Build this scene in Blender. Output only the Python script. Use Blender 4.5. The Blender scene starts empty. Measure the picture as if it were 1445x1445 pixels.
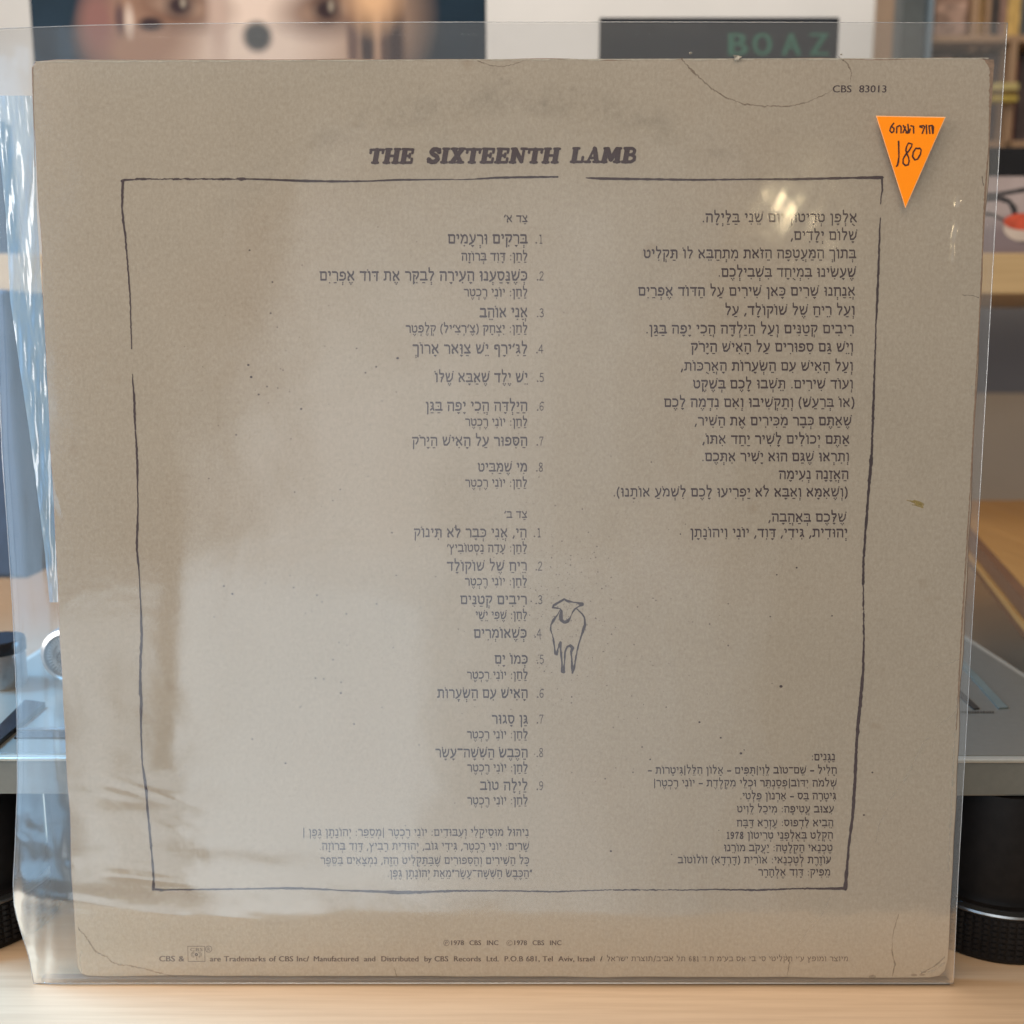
import bpy, bmesh, math, random
from mathutils import Vector, Matrix, noise
R = math.radians
sc = bpy.context.scene
random.seed(7)

# ---------------------------------------------------------------- camera
CAM = Vector((0.0018, -0.3313, 0.22695)); PITCH = R(9.308); YAW = R(-0.26); F = 1418.0
cy, sy, cp, sp = math.cos(YAW), math.sin(YAW), math.cos(PITCH), math.sin(PITCH)
FW = Vector((sy*cp, cy*cp, -sp)); RT = Vector((cy, -sy, 0)); UP = RT.cross(FW)
cam = bpy.data.cameras.new("camera"); camo = bpy.data.objects.new("camera", cam)
sc.collection.objects.link(camo); sc.camera = camo
camo.matrix_world = Matrix(((RT.x, UP.x, -FW.x, CAM.x), (RT.y, UP.y, -FW.y, CAM.y), (RT.z, UP.z, -FW.z, CAM.z), (0, 0, 0, 1)))
cam.sensor_width = 36; cam.lens = 36*F/1445; cam.clip_start = 0.01; cam.clip_end = 50
cam.dof.use_dof = True; cam.dof.focus_distance = 0.345; cam.dof.aperture_fstop = 9.5

# ---------------------------------------------------------------- world and lamps
w = bpy.data.worlds.new("World"); sc.world = w; w.use_nodes = True
bg = w.node_tree.nodes["Background"]; bg.inputs[0].default_value = (1.0, 0.90, 0.78, 1); bg.inputs[1].default_value = 0.20
sc.view_settings.view_transform = 'Standard'; sc.view_settings.look = 'None'
sc.view_settings.exposure = 0.04; sc.view_settings.gamma = 1

def ray(px, py):
    return (FW + RT*((px-722.5)/F) + UP*(-(py-722.5)/F))
def on_z(px, py, z):
    d = ray(px, py); return CAM + d*((z-CAM.z)/d.z)
def on_y(px, py, y):
    d = ray(px, py); return CAM + d*((y-CAM.y)/d.y)

def area(name, loc, target, sx, sy_, color, radiance, shape='RECTANGLE'):
    L = bpy.data.lights.new(name, 'AREA'); L.shape = shape; L.size = sx; L.size_y = sy_
    A = sx*sy_*(math.pi/4 if shape in ('DISK', 'ELLIPSE') else 1)
    L.energy = math.pi*A*radiance; L.color = color
    o = bpy.data.objects.new(name, L); sc.collection.objects.link(o); o.location = loc
    o.rotation_euler = (Vector(target)-Vector(loc)).to_track_quat('-Z', 'Y').to_euler()
    return o

TH = R(3.0)
U = Vector((0, math.sin(TH), math.cos(TH))); N = Vector((0, -math.cos(TH), math.sin(TH)))
def mirror_dir(px, py):
    d = ray(px, py).normalized(); t = (0 - (CAM).dot(N))/d.dot(N); p = CAM + d*t
    return p, d - 2*d.dot(N)*N
def mir(px, py, dist):
    p, r = mirror_dir(px, py); return p + r*((-dist-p.y)/r.y)
def pane(name, x0, y0, x1, y1, rad, color, dist=2.3):
    a = mir(x0, y0, dist); b = mir(x1, y1, dist)
    o = area(name, ((a.x+b.x)/2, -dist, (a.z+b.z)/2), ((a.x+b.x)/2, 0, (a.z+b.z)/2), abs(b.x-a.x), abs(a.z-b.z), color, rad)
    return o
COOL = (0.80, 0.92, 1.0)
WC = (.76, .90, 1.0)
pane("shop_window_main", 262, 835, 600, 1282, .85, WC)
for k in range(7): pane("window_edge_fade", 262+3*k, 838-12*k, 640+72*k, 1280+3*k, .22, WC, 2.32+.02*k)  # nested panes, stacked to soften the edge of the window's reflection
pane("shop_window_narrow", 70, 850, 188, 1282, 1.5, WC); pane("gap_fill_pane", 186, 1105, 262, 1284, 1.3, WC)  # last pane added to fill the dark gap between the window reflections
for k in range(7): pane("window_upper_fade", 268+26*k, 560-62*k, 560+75*k, 850-10*k, .24, (.88, .95, 1.0), 2.47+.02*k)  # staggered panes, shaped so the upper window reflection fades gradually
pane("glint_bar", 222, 1168, 262, 1173, 5, (1, .97, .80)); pane("glint_bar", 165, 1210, 242, 1213, 4, (1, .97, .82)); pane("glint_bar", 150, 1238, 268, 1240, 4.5, (.95, .98, 1))  # these low bars are added light; their reflections draw glints on the film
pane("glint_bar", 190, 1128, 305, 1130, 5, (.95, .98, 1)); pane("glint_bar", 200, 1290, 262, 1292, 8, (.95, .98, 1)); pane("glint_bar", 122, 1117, 150, 1119, 6, (.95, .98, 1))
pane("blue_veil_pane", -420, 30, 32, 1255, 1.25, (.34, .66, 1.0), 2.5)  # added panel; its reflection lays a blue veil on the sleeve's left margin
area("side_window", (-1.25, -0.35, 0.55), (-0.1, 0.05, 0.15), 0.9, 1.0, (1.0, 0.94, 0.88), 8.0)
rw = area("blue_plinth_fill", (-0.62, 0.13, 0.62), (-0.25, 0.13, 0.08), 0.22, 0.22, (0.22, 0.56, 1.0), 19.0); rw.data.spread = R(65)  # added small blue lamp, aimed to tint the turntable's left end
area("streak_strip", (-0.2, -2.2, 1.9), (0.0, 0.0, 0.1), 1.6, 0.07, (1.0, 0.96, 0.88), 14)  # added strip light for streak highlights along the film's ridges
area("ceiling_glow", (-0.15, -0.95, 1.7), (0.0, 0.25, 0.0), 1.4, 1.4, (1.0, 0.80, 0.60), 3.1)
area("room_glow", (0.4, 0.75, 1.75), (0.1, 1.3, 0.4), 0.9, 0.5, (1.0, 0.93, 0.86), 4.0)
def spot(px, py, dist, size, rad):
    p = mir(px, py, dist); area("ceiling_spot", p, mirror_dir(px, py)[0], size, size, (1.0, 0.80, 0.48), rad, 'DISK')
spot(1118, 303, 1.6, 0.075, 22)

# ---------------------------------------------------------------- helpers
COL = sc.collection
def link(name, me, mat=None, parent=None, **props):
    o = bpy.data.objects.new(name, me); COL.objects.link(o)
    if mat is not None and me is not None:
        for m in (mat if isinstance(mat, (list, tuple)) else [mat]): me.materials.append(m)
    if parent: o.parent = parent
    for k, v in props.items(): o[k] = v
    return o
def empty(name, loc=(0, 0, 0), rot=(0, 0, 0), **props):
    o = bpy.data.objects.new(name, None); COL.objects.link(o); o.location = loc; o.rotation_euler = rot; o.empty_display_size = .02
    for k, v in props.items(): o[k] = v
    return o
def mesh(name, vs, fs, smooth=False):
    me = bpy.data.meshes.new(name); me.from_pydata([tuple(v) for v in vs], [], fs); me.update()
    if smooth:
        for p in me.polygons: p.use_smooth = True
    return me
def box(name, x0, x1, y0, y1, z0, z1, bev=0.0, seg=2):
    bm = bmesh.new(); bmesh.ops.create_cube(bm, size=1)
    for v in bm.verts:
        v.co = Vector(((x0+x1)/2+v.co.x*(x1-x0), (y0+y1)/2+v.co.y*(y1-y0), (z0+z1)/2+v.co.z*(z1-z0)))
    if bev: bmesh.ops.bevel(bm, geom=bm.edges[:], offset=bev, segments=seg, affect='EDGES', profile=.5)
    me = bpy.data.meshes.new(name); bm.to_mesh(me); bm.free()
    return me
def lathe(name, prof, n=64, axis='Z', smooth=True):
    vs, fs = [], []
    for r, z in prof:
        for k in range(n):
            a = 2*math.pi*k/n
            vs.append((r*math.cos(a), r*math.sin(a), z) if axis == 'Z' else (r*math.cos(a), z, r*math.sin(a)))
    for i in range(len(prof)-1):
        for k in range(n):
            fs.append((i*n+k, i*n+(k+1) % n, (i+1)*n+(k+1) % n, (i+1)*n+k))
    me = mesh(name, vs, fs)
    bm = bmesh.new(); bm.from_mesh(me); bmesh.ops.remove_doubles(bm, verts=bm.verts, dist=1e-6)
    bmesh.ops.recalc_face_normals(bm, faces=bm.faces); bm.to_mesh(me); bm.free()
    if smooth:
        for p in me.polygons: p.use_smooth = True
        me.set_sharp_from_angle(angle=R(35))
    return me
def tube(pts, r, n=8):
    vs, fs = [], []
    for i, p in enumerate(pts):
        a = pts[max(0, i-1)]; b = pts[min(len(pts)-1, i+1)]; t = (Vector(b)-Vector(a)).normalized()
        s = t.cross(Vector((0, 1, 0)) if abs(t.y) < .9 else Vector((1, 0, 0))).normalized(); q = t.cross(s)
        for k in range(n):
            an = 2*math.pi*k/n; vs.append(Vector(p)+s*math.cos(an)*r+q*math.sin(an)*r)
    for i in range(len(pts)-1):
        for k in range(n): fs.append((i*n+k, i*n+(k+1) % n, (i+1)*n+(k+1) % n, (i+1)*n+k))
    fs.append(tuple(range(n))); fs.append(tuple((len(pts)-1)*n+k for k in range(n)))
    return vs, fs

# ---------------------------------------------------------------- materials
class NT:
    def __init__(s, name):
        s.m = bpy.data.materials.new(name); s.m.use_nodes = True; s.t = s.m.node_tree; s.n = s.t.nodes; s.l = s.t.links
        s.b = s.n["Principled BSDF"]; s.out = s.n["Material Output"]
    def add(s, typ, inp=None, **kw):
        nd = s.n.new(typ)
        for k, v in kw.items(): setattr(nd, k, v)
        for k, v in (inp or {}).items(): s.put(nd, k, v)
        return nd
    def put(s, nd, k, v):
        if isinstance(v, bpy.types.NodeSocket): s.l.new(v, nd.inputs[k])
        else: nd.inputs[k].default_value = v
    def co(s, scale=(1, 1, 1), loc=(0, 0, 0)):
        c = s.add('ShaderNodeTexCoord'); m = s.add('ShaderNodeMapping', {'Vector': c.outputs['Object'], 'Scale': scale, 'Location': loc}); return m.outputs[0]
    def noise(s, scale, detail=3, rough=.5, vec=None, dist=0):
        d = {'Scale': scale, 'Detail': detail, 'Roughness': rough, 'Distortion': dist}
        if vec is not None: d['Vector'] = vec
        return s.add('ShaderNodeTexNoise', d).outputs[0]
    def ramp(s, fac, stops):
        r = s.add('ShaderNodeValToRGB', {'Fac': fac}); e = r.color_ramp.elements
        while len(e) < len(stops): e.new(.5)
        for i, (p, c) in enumerate(stops):
            e[i].position = p; e[i].color = (*c, 1) if not isinstance(c, (int, float)) else (c, c, c, 1)
        return r.outputs[0]
    def mix(s, fac, a, b, mode='MIX'):
        n = s.add('ShaderNodeMix', data_type='RGBA', blend_type=mode)
        for k, v in ((0, fac), (6, a), (7, b)):
            if isinstance(v, bpy.types.NodeSocket): s.l.new(v, n.inputs[k])
            else: n.inputs[k].default_value = v if k == 0 else ((*v, 1) if len(v) == 3 else v)
        return n.outputs[2]
    def math(s, op, a, b=0.0, c=0.0):
        n = s.add('ShaderNodeMath', operation=op)
        for i, v in enumerate((a, b, c)):
            if isinstance(v, bpy.types.NodeSocket): s.l.new(v, n.inputs[i])
            else: n.inputs[i].default_value = v
        return n.outputs[0]
    def bump(s, h, strength, dist):
        b = s.add('ShaderNodeBump', {'Height': h, 'Strength': strength, 'Distance': dist}); s.l.new(b.outputs[0], s.b.inputs['Normal']); return b
def plain(name, col, rough=.5, metal=0.0, var=.12, vs=60, spec=.5, bump=0.0):
    t = NT(name); c = t.co(); f = t.noise(vs, 4, .6, c)
    a = tuple(max(0, x*(1-var)) for x in col); b = tuple(min(1, x*(1+var)) for x in col)
    t.put(t.b, 'Base Color', t.ramp(f, [(.3, a), (.7, b)])); t.b.inputs['Roughness'].default_value = rough
    t.b.inputs['Metallic'].default_value = metal; t.b.inputs['Specular IOR Level'].default_value = spec
    if bump: t.bump(t.noise(vs*14, 3, .6, c), bump, .0005)
    return t.m

def wood(name, c0, c1, rough=.42, axis=0, k=1.0):
    t = NT(name); s = [70*k, 70*k, 70*k]; s[axis] = 3.0*k; c = t.co(tuple(s))
    g = t.noise(1.0, 5, .62, c, .35); s2 = [420*k, 420*k, 420*k]; s2[axis] = 14*k
    g2 = t.noise(1.0, 3, .6, t.co(tuple(s2)))
    s3 = [7*k]*3; s3[axis] = 1.2*k
    g3 = t.noise(1.0, 2, .5, t.co(tuple(s3)), .8)
    base = t.ramp(g, [(.28, c0), (.72, c1)])
    base = t.mix(.35, base, t.ramp(g2, [(.35, tuple(x*.80 for x in c0)), (.62, tuple(min(1, x*1.08) for x in c1))]))
    base = t.mix(.4, base, t.ramp(g3, [(.3, tuple(x*.88 for x in c0)), (.7, tuple(min(1, x*1.06) for x in c1))]))
    t.put(t.b, 'Base Color', base); t.put(t.b, 'Roughness', t.ramp(g, [(.2, rough-.05), (.8, rough+.1)])); t.bump(g2, .12, .0004)
    return t.m

M_TABLE = wood("pale_birch", (.40, .265, .155), (.53, .375, .24))
M_SHELF = wood("shelf_birch", (.40, .275, .13), (.49, .35, .185))
M_CRATE = wood("orange_pine", (.32, .155, .045), (.43, .23, .075), .35, 1)
M_RAIL = wood("dark_walnut", (.11, .05, .025), (.17, .08, .04), .4, 1)
M_WALL = plain("painted_wall", (.80, .80, .79), .85, 0, .03, 6)
M_GREYWALL = plain("grey_backing", (.20, .21, .24), .8, 0, .06, 8)
M_PLINTH = plain("grey_metal_paint", (.185, .18, .155), .28, .35, .05, 400, .5)
M_PEDGE = plain("pale_metal_edge", (.46, .44, .38), .3, .5, .05, 300)
M_BLACK = plain("black_rubber", (.008, .007, .007), .5, 0, .3, 200, .18)
M_BLACKGLOSS = plain("black_enamel", (.010, .010, .012), .25, 0, .2, 50)
M_STEEL = plain("brushed_steel", (.50, .50, .50), .3, 1.0, .12, 300)
M_SLOT = plain("slot_grey_green", (.13, .16, .15), .4, .2)
M_DARKSLOT = plain("slot_dark", (.015, .013, .012), .5)
M_NAVY = plain("dark_navy_cloth", (.018, .030, .050), .7, 0, .2, 90)

def paper_mat():
    t = NT("aged_cover_paper")
    c = t.co()
    blot = t.noise(9, 5, .6, c, .3); med = t.noise(38, 5, .65, c); fine = t.noise(520, 3, .7, c); fib = t.noise(1.0, 4, .7, t.co((1150, 1150, 800)))
    base = t.ramp(blot, [(.32, (.400, .315, .235)), (.50, (.465, .372, .285)), (.68, (.455, .335, .242))])
    base = t.mix(.35, base, t.ramp(med, [(.3, (.335, .288, .218)), (.65, (.425, .372, .292))]))
    base = t.mix(.30, base, t.ramp(fine, [(.30, (.26, .225, .17)), (.70, (.50, .44, .35))]))
    base = t.mix(.34, base, t.ramp(fib, [(.33, (.27, .235, .18)), (.67, (.49, .44, .35))]))
    # ring wear: a worn grey arc where the disc pressed into the card
    sx = t.add('ShaderNodeSeparateXYZ'); t.l.new(c, sx.inputs[0])
    dx = sx.outputs[0]; dz = t.math('SUBTRACT', sx.outputs[2], .163)
    r = t.math('SQRT', t.math('ADD', t.math('MULTIPLY', dx, dx), t.math('MULTIPLY', dz, dz)))
    ring = t.math('SUBTRACT', 1.0, t.math('MINIMUM', t.math('MULTIPLY', t.math('ABSOLUTE', t.math('SUBTRACT', r, .1425)), 150), 1.0))
    top = t.ramp(t.math('MULTIPLY', sx.outputs[2], 1/.32), [(.80, 0), (.95, 1)])
    patch = t.ramp(t.noise(75, 8, .85, c), [(.46, 0), (.62, 1)])
    base = t.mix(t.math('MULTIPLY', t.math('MULTIPLY', ring, top), t.math('MULTIPLY', patch, .5)), base, (.165, .145, .112))
    sm = t.ramp(t.noise(75, 8, .85, t.co((1, 1, 1), (3, 1, 2))), [(.58, 0), (.70, 1)])
    base = t.mix(t.math('MULTIPLY', t.math('MULTIPLY', sm, top), .5), base, (.19, .165, .13))
    fox = t.ramp(t.noise(62, 2, .5, t.co((1, 1, 1), (1.3, 0, 4.4))), [(.70, 0), (.78, 1)])
    base = t.mix(t.math('MULTIPLY', fox, .30), base, (.25, .17, .10))
    t.put(t.b, 'Base Color', base); t.b.inputs['Roughness'].default_value = .72; t.b.inputs['Specular IOR Level'].default_value = .25
    t.bump(t.math('ADD', fib, t.math('MULTIPLY', med, .6)), .35, .00025)
    return t.m
M_PAPER = paper_mat()
M_WORN = plain("worn_card_edge", (.27, .175, .115), .9, 0, .25, 900, .2, .4)
M_PALEWORN = plain("pale_scuffed_card", (.52, .47, .38), .9, 0, .2, 900, .2, .4)
def soft_ink(name, col, alpha, ns=500, lo=.25, hi=.75):
    t = NT(name); t.b.inputs['Base Color'].default_value = (*col, 1); t.b.inputs['Roughness'].default_value = .6; t.b.inputs['Specular IOR Level'].default_value = .2
    n = t.noise(ns, 4, .7, t.co()); t.put(t.b, 'Alpha', t.ramp(n, [(lo, alpha*.55), (hi, min(1, alpha*1.15))])); return t.m
M_INK = soft_ink("plum_brown_ink", (.050, .028, .033), 1.0, 900, .1, .5)
M_INKTHIN = soft_ink("faded_plum_ink", (.058, .034, .038), .9, 900, .1, .6)
M_STAIN = soft_ink("water_stain", (.22, .145, .088), .30, 300)
M_STAINLT = soft_ink("water_stain_halo", (.27, .19, .12), .10, 120)
M_CREASE = soft_ink("pale_crease", (.60, .55, .45), .38, 900)
M_CREASED = soft_ink("dark_crease", (.17, .13, .095), .36, 900)
M_YELLOW = soft_ink("yellow_fleck", (.40, .29, .075), .6, 700)

def film_mat(name, rough=.09, gain=2.0, milk=.02, milkcol=(.8, .85, .9), bump=0.0, bs=60, tint=(.97, .975, .98)):
    t = NT(name); t.n.remove(t.b)
    tr = t.add('ShaderNodeBsdfTransparent', {'Color': (*tint, 1)})
    gl = t.add('ShaderNodeBsdfGlossy', {'Roughness': rough, 'Color': (1, 1, 1, 1)})
    df = t.add('ShaderNodeBsdfDiffuse', {'Color': (*milkcol, 1)}); tl = t.add('ShaderNodeBsdfTranslucent', {'Color': (*milkcol, 1)})
    fr = t.add('ShaderNodeFresnel', {'IOR': 1.5})
    if bump:
        h = t.noise(bs, 5, .6, t.co(), 1.0); b = t.add('ShaderNodeBump', {'Height': h, 'Strength': bump, 'Distance': .002})
        for nd in (gl, fr, df): t.l.new(b.outputs[0], nd.inputs['Normal'])
    else:
        c = t.co(); h = t.noise(24, 3, .5, c, .4)
        b = t.add('ShaderNodeBump', {'Height': h, 'Strength': .12, 'Distance': .0025})
        for nd in (gl, fr): t.l.new(b.outputs[0], nd.inputs['Normal'])
    m0 = t.add('ShaderNodeMixShader', {0: .5}); t.l.new(df.outputs[0], m0.inputs[1]); t.l.new(tl.outputs[0], m0.inputs[2])
    m1 = t.add('ShaderNodeMixShader', {0: milk}); t.l.new(tr.outputs[0], m1.inputs[1]); t.l.new(m0.outputs[0], m1.inputs[2])
    k = t.math('MINIMUM', t.math('MULTIPLY', fr.outputs[0], gain), 1.0)
    m2 = t.add('ShaderNodeMixShader'); t.l.new(k, m2.inputs[0]); t.l.new(m1.outputs[0], m2.inputs[1]); t.l.new(gl.outputs[0], m2.inputs[2])
    t.l.new(m2.outputs[0], t.out.inputs[0]); return t.m
M_FILM = film_mat("clear_film", .10, 2.0, .03)
M_FILMB = film_mat("clear_film_back", .15, 1.6, .03)
M_FLAP = film_mat("crumpled_milky_film", .5, .22, .55, (.52, .70, .82), .10, 90)
M_SEAM = film_mat("welded_film_edge", .12, 3.0, .32, (.8, .85, .9))

# ---------------------------------------------------------------- table, wall (the setting)
tb = link("table", box("table", -1.3, 1.3, -.066, 1.05, -.04, 0, .004), M_TABLE, kind='structure')
wl = link("wall", box("wall", -2.6, 2.6, 1.55, 1.6, -1.0, 2.6), M_WALL, kind='structure')

# ---------------------------------------------------------------- record cover (local frame: x across, z up the card, -y out of the face)
W, H = .315, .31855
cover = empty("record_cover", tuple(U*.002), (-TH, 0, 0), label="worn tan record cover standing upright in a clear plastic sleeve on the table", category="record cover")
def cl(px, py, lift=0.0):
    """point on the front face of the card, in the cover's local frame"""
    d = ray(px, py); o = CAM - U*.002; t = -(o.dot(N))/d.dot(N); p = o + d*t
    return Vector((p.x, -lift, p.dot(U)))
def card():
    # outline walked clockwise, slightly irregular, corners knocked round
    def side(a, b, n, amp, seed):
        out = []; amp *= 1.5
        for i in range(n):
            f = i/n; p = a.lerp(b, f); d = (b-a).normalized(); q = Vector((-d.y, d.x))
            out.append(p + q*amp*(noise.noise(Vector((f*14+seed, seed, 0)))+.5*noise.noise(Vector((f*60+seed, 1, seed)))))
        return out
    c = .0035; hw = W/2
    pts = []
    pts += side(Vector((-hw+c, 0)), Vector((hw-.006, 0)), 60, .00035, 1)
    pts += [Vector((hw-.006, .0002)), Vector((hw-.0028, .0008)), Vector((hw-.0008, .003))]
    pts += side(Vector((hw, .007)), Vector((hw, H-c)), 60, .0005, 5)
    pts += [Vector((hw, H-c)), Vector((hw-.001, H-.0011)), Vector((hw-c, H-.0001))]
    pts += side(Vector((hw-c-.001, H)), Vector((-hw+c, H)), 60, .0003, 9)
    pts += [Vector((-hw+.0016, H-.0006)), Vector((-hw+.0004, H-.002))]
    pts += side(Vector((-hw, H-.003)), Vector((-hw, .005)), 60, .0004, 13)
    pts += [Vector((-hw+.0003, .003)), Vector((-hw+.0014, .001))]
    n = len(pts); T = .0032; e = .0005
    cen = Vector((0, H/2))
    ins = [p + (cen-p).normalized()*e for p in pts]
    vs = [(p.x, 0, p.y) for p in ins] + [(p.x, e, p.y) for p in pts] + [(p.x, T-e, p.y) for p in pts] + [(p.x, T, p.y) for p in ins]
    fs = [tuple(range(n))]
    for k in range(3):
        for i in range(n): j = (i+1) % n; fs.append((k*n+i, (k+1)*n+i, (k+1)*n+j, k*n+j))
    fs.append(tuple(reversed(range(3*n, 4*n))))
    me = mesh("card", vs, fs)
    return me
me = card(); co = link("card", me, [M_PAPER, M_WORN], cover)
for p in me.polygons:
    p.material_index = 0 if len(p.vertices) > 10 else 1
bm = bmesh.new(); bm.from_mesh(me); bmesh.ops.recalc_face_normals(bm, faces=bm.faces); bm.to_mesh(me); bm.free()

class Ink:
    """collects flat strokes given in the plane of the card"""
    def __init__(s, mp, lift=.00006): s.vs = []; s.fs = []; s.mp = mp; s.k = 0; s.lift = lift
    def poly(s, pts):
        s.k += 1; b = len(s.vs); l = s.lift + (s.k % 12)*2.5e-6
        for p in pts: s.vs.append(s.mp(p[0], p[1], l))
        s.fs.append(tuple(range(b, b+len(pts))))
    def disc(s, x, y, rx, ry=None, n=8):
        ry = ry or rx; s.poly([(x+rx*math.cos(2*math.pi*i/n), y+ry*math.sin(2*math.pi*i/n)) for i in range(n)])
    def seg(s, a, b, wa, wb=None):
        wb = wa if wb is None else wb; dx, dy = b[0]-a[0], b[1]-a[1]; L = math.hypot(dx, dy) or 1; nx, ny = -dy/L/2, dx/L/2
        s.poly([(a[0]+nx*wa, a[1]+ny*wa), (b[0]+nx*wb, b[1]+ny*wb), (b[0]-nx*wb, b[1]-ny*wb), (a[0]-nx*wa, a[1]-ny*wa)])
    def line(s, pts, w, caps=True):
        for i in range(len(pts)-1):
            wa = w[i] if isinstance(w, (list, tuple)) else w; wb = w[i+1] if isinstance(w, (list, tuple)) else w
            s.seg(pts[i], pts[i+1], wa, wb)
        for i, p in enumerate(pts):
            if caps or 0 < i < len(pts)-1: s.disc(p[0], p[1], (w[i] if isinstance(w, (list, tuple)) else w)/2)
    def ribbon(s, pts, w, step=3.0, jit=.22, seed=0, wob=.25):
        """hand-drawn line: resampled, with uneven width and a slight wobble"""
        out = []; ws = []
        for i in range(len(pts)-1):
            a, b = pts[i], pts[i+1]; L = math.hypot(b[0]-a[0], b[1]-a[1]); n = max(1, int(L/step))
            wa = w[i] if isinstance(w, (list, tuple)) else w; wb = w[i+1] if isinstance(w, (list, tuple)) else w
            for k in range(n):
                f = k/n; x = a[0]+(b[0]-a[0])*f; y = a[1]+(b[1]-a[1])*f
                v = Vector((x*.11, y*.11, seed)); v2 = Vector((x*.35+9, y*.35, seed))
                out.append((x+wob*noise.noise(v2), y+wob*noise.noise(v2+Vector((5, 5, 5)))))
                ws.append(max(.35, (wa+(wb-wa)*f)*(1+jit*2*noise.noise(v))))
        out.append(pts[-1]); ws.append(w[-1] if isinstance(w, (list, tuple)) else w)
        s.line(out, ws)
    def build(s, name, mat, parent, **p): return link(name, mesh(name, s.vs, s.fs), mat, parent, **p)
PX = lambda x, y, l: cl(x, y, l)

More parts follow.
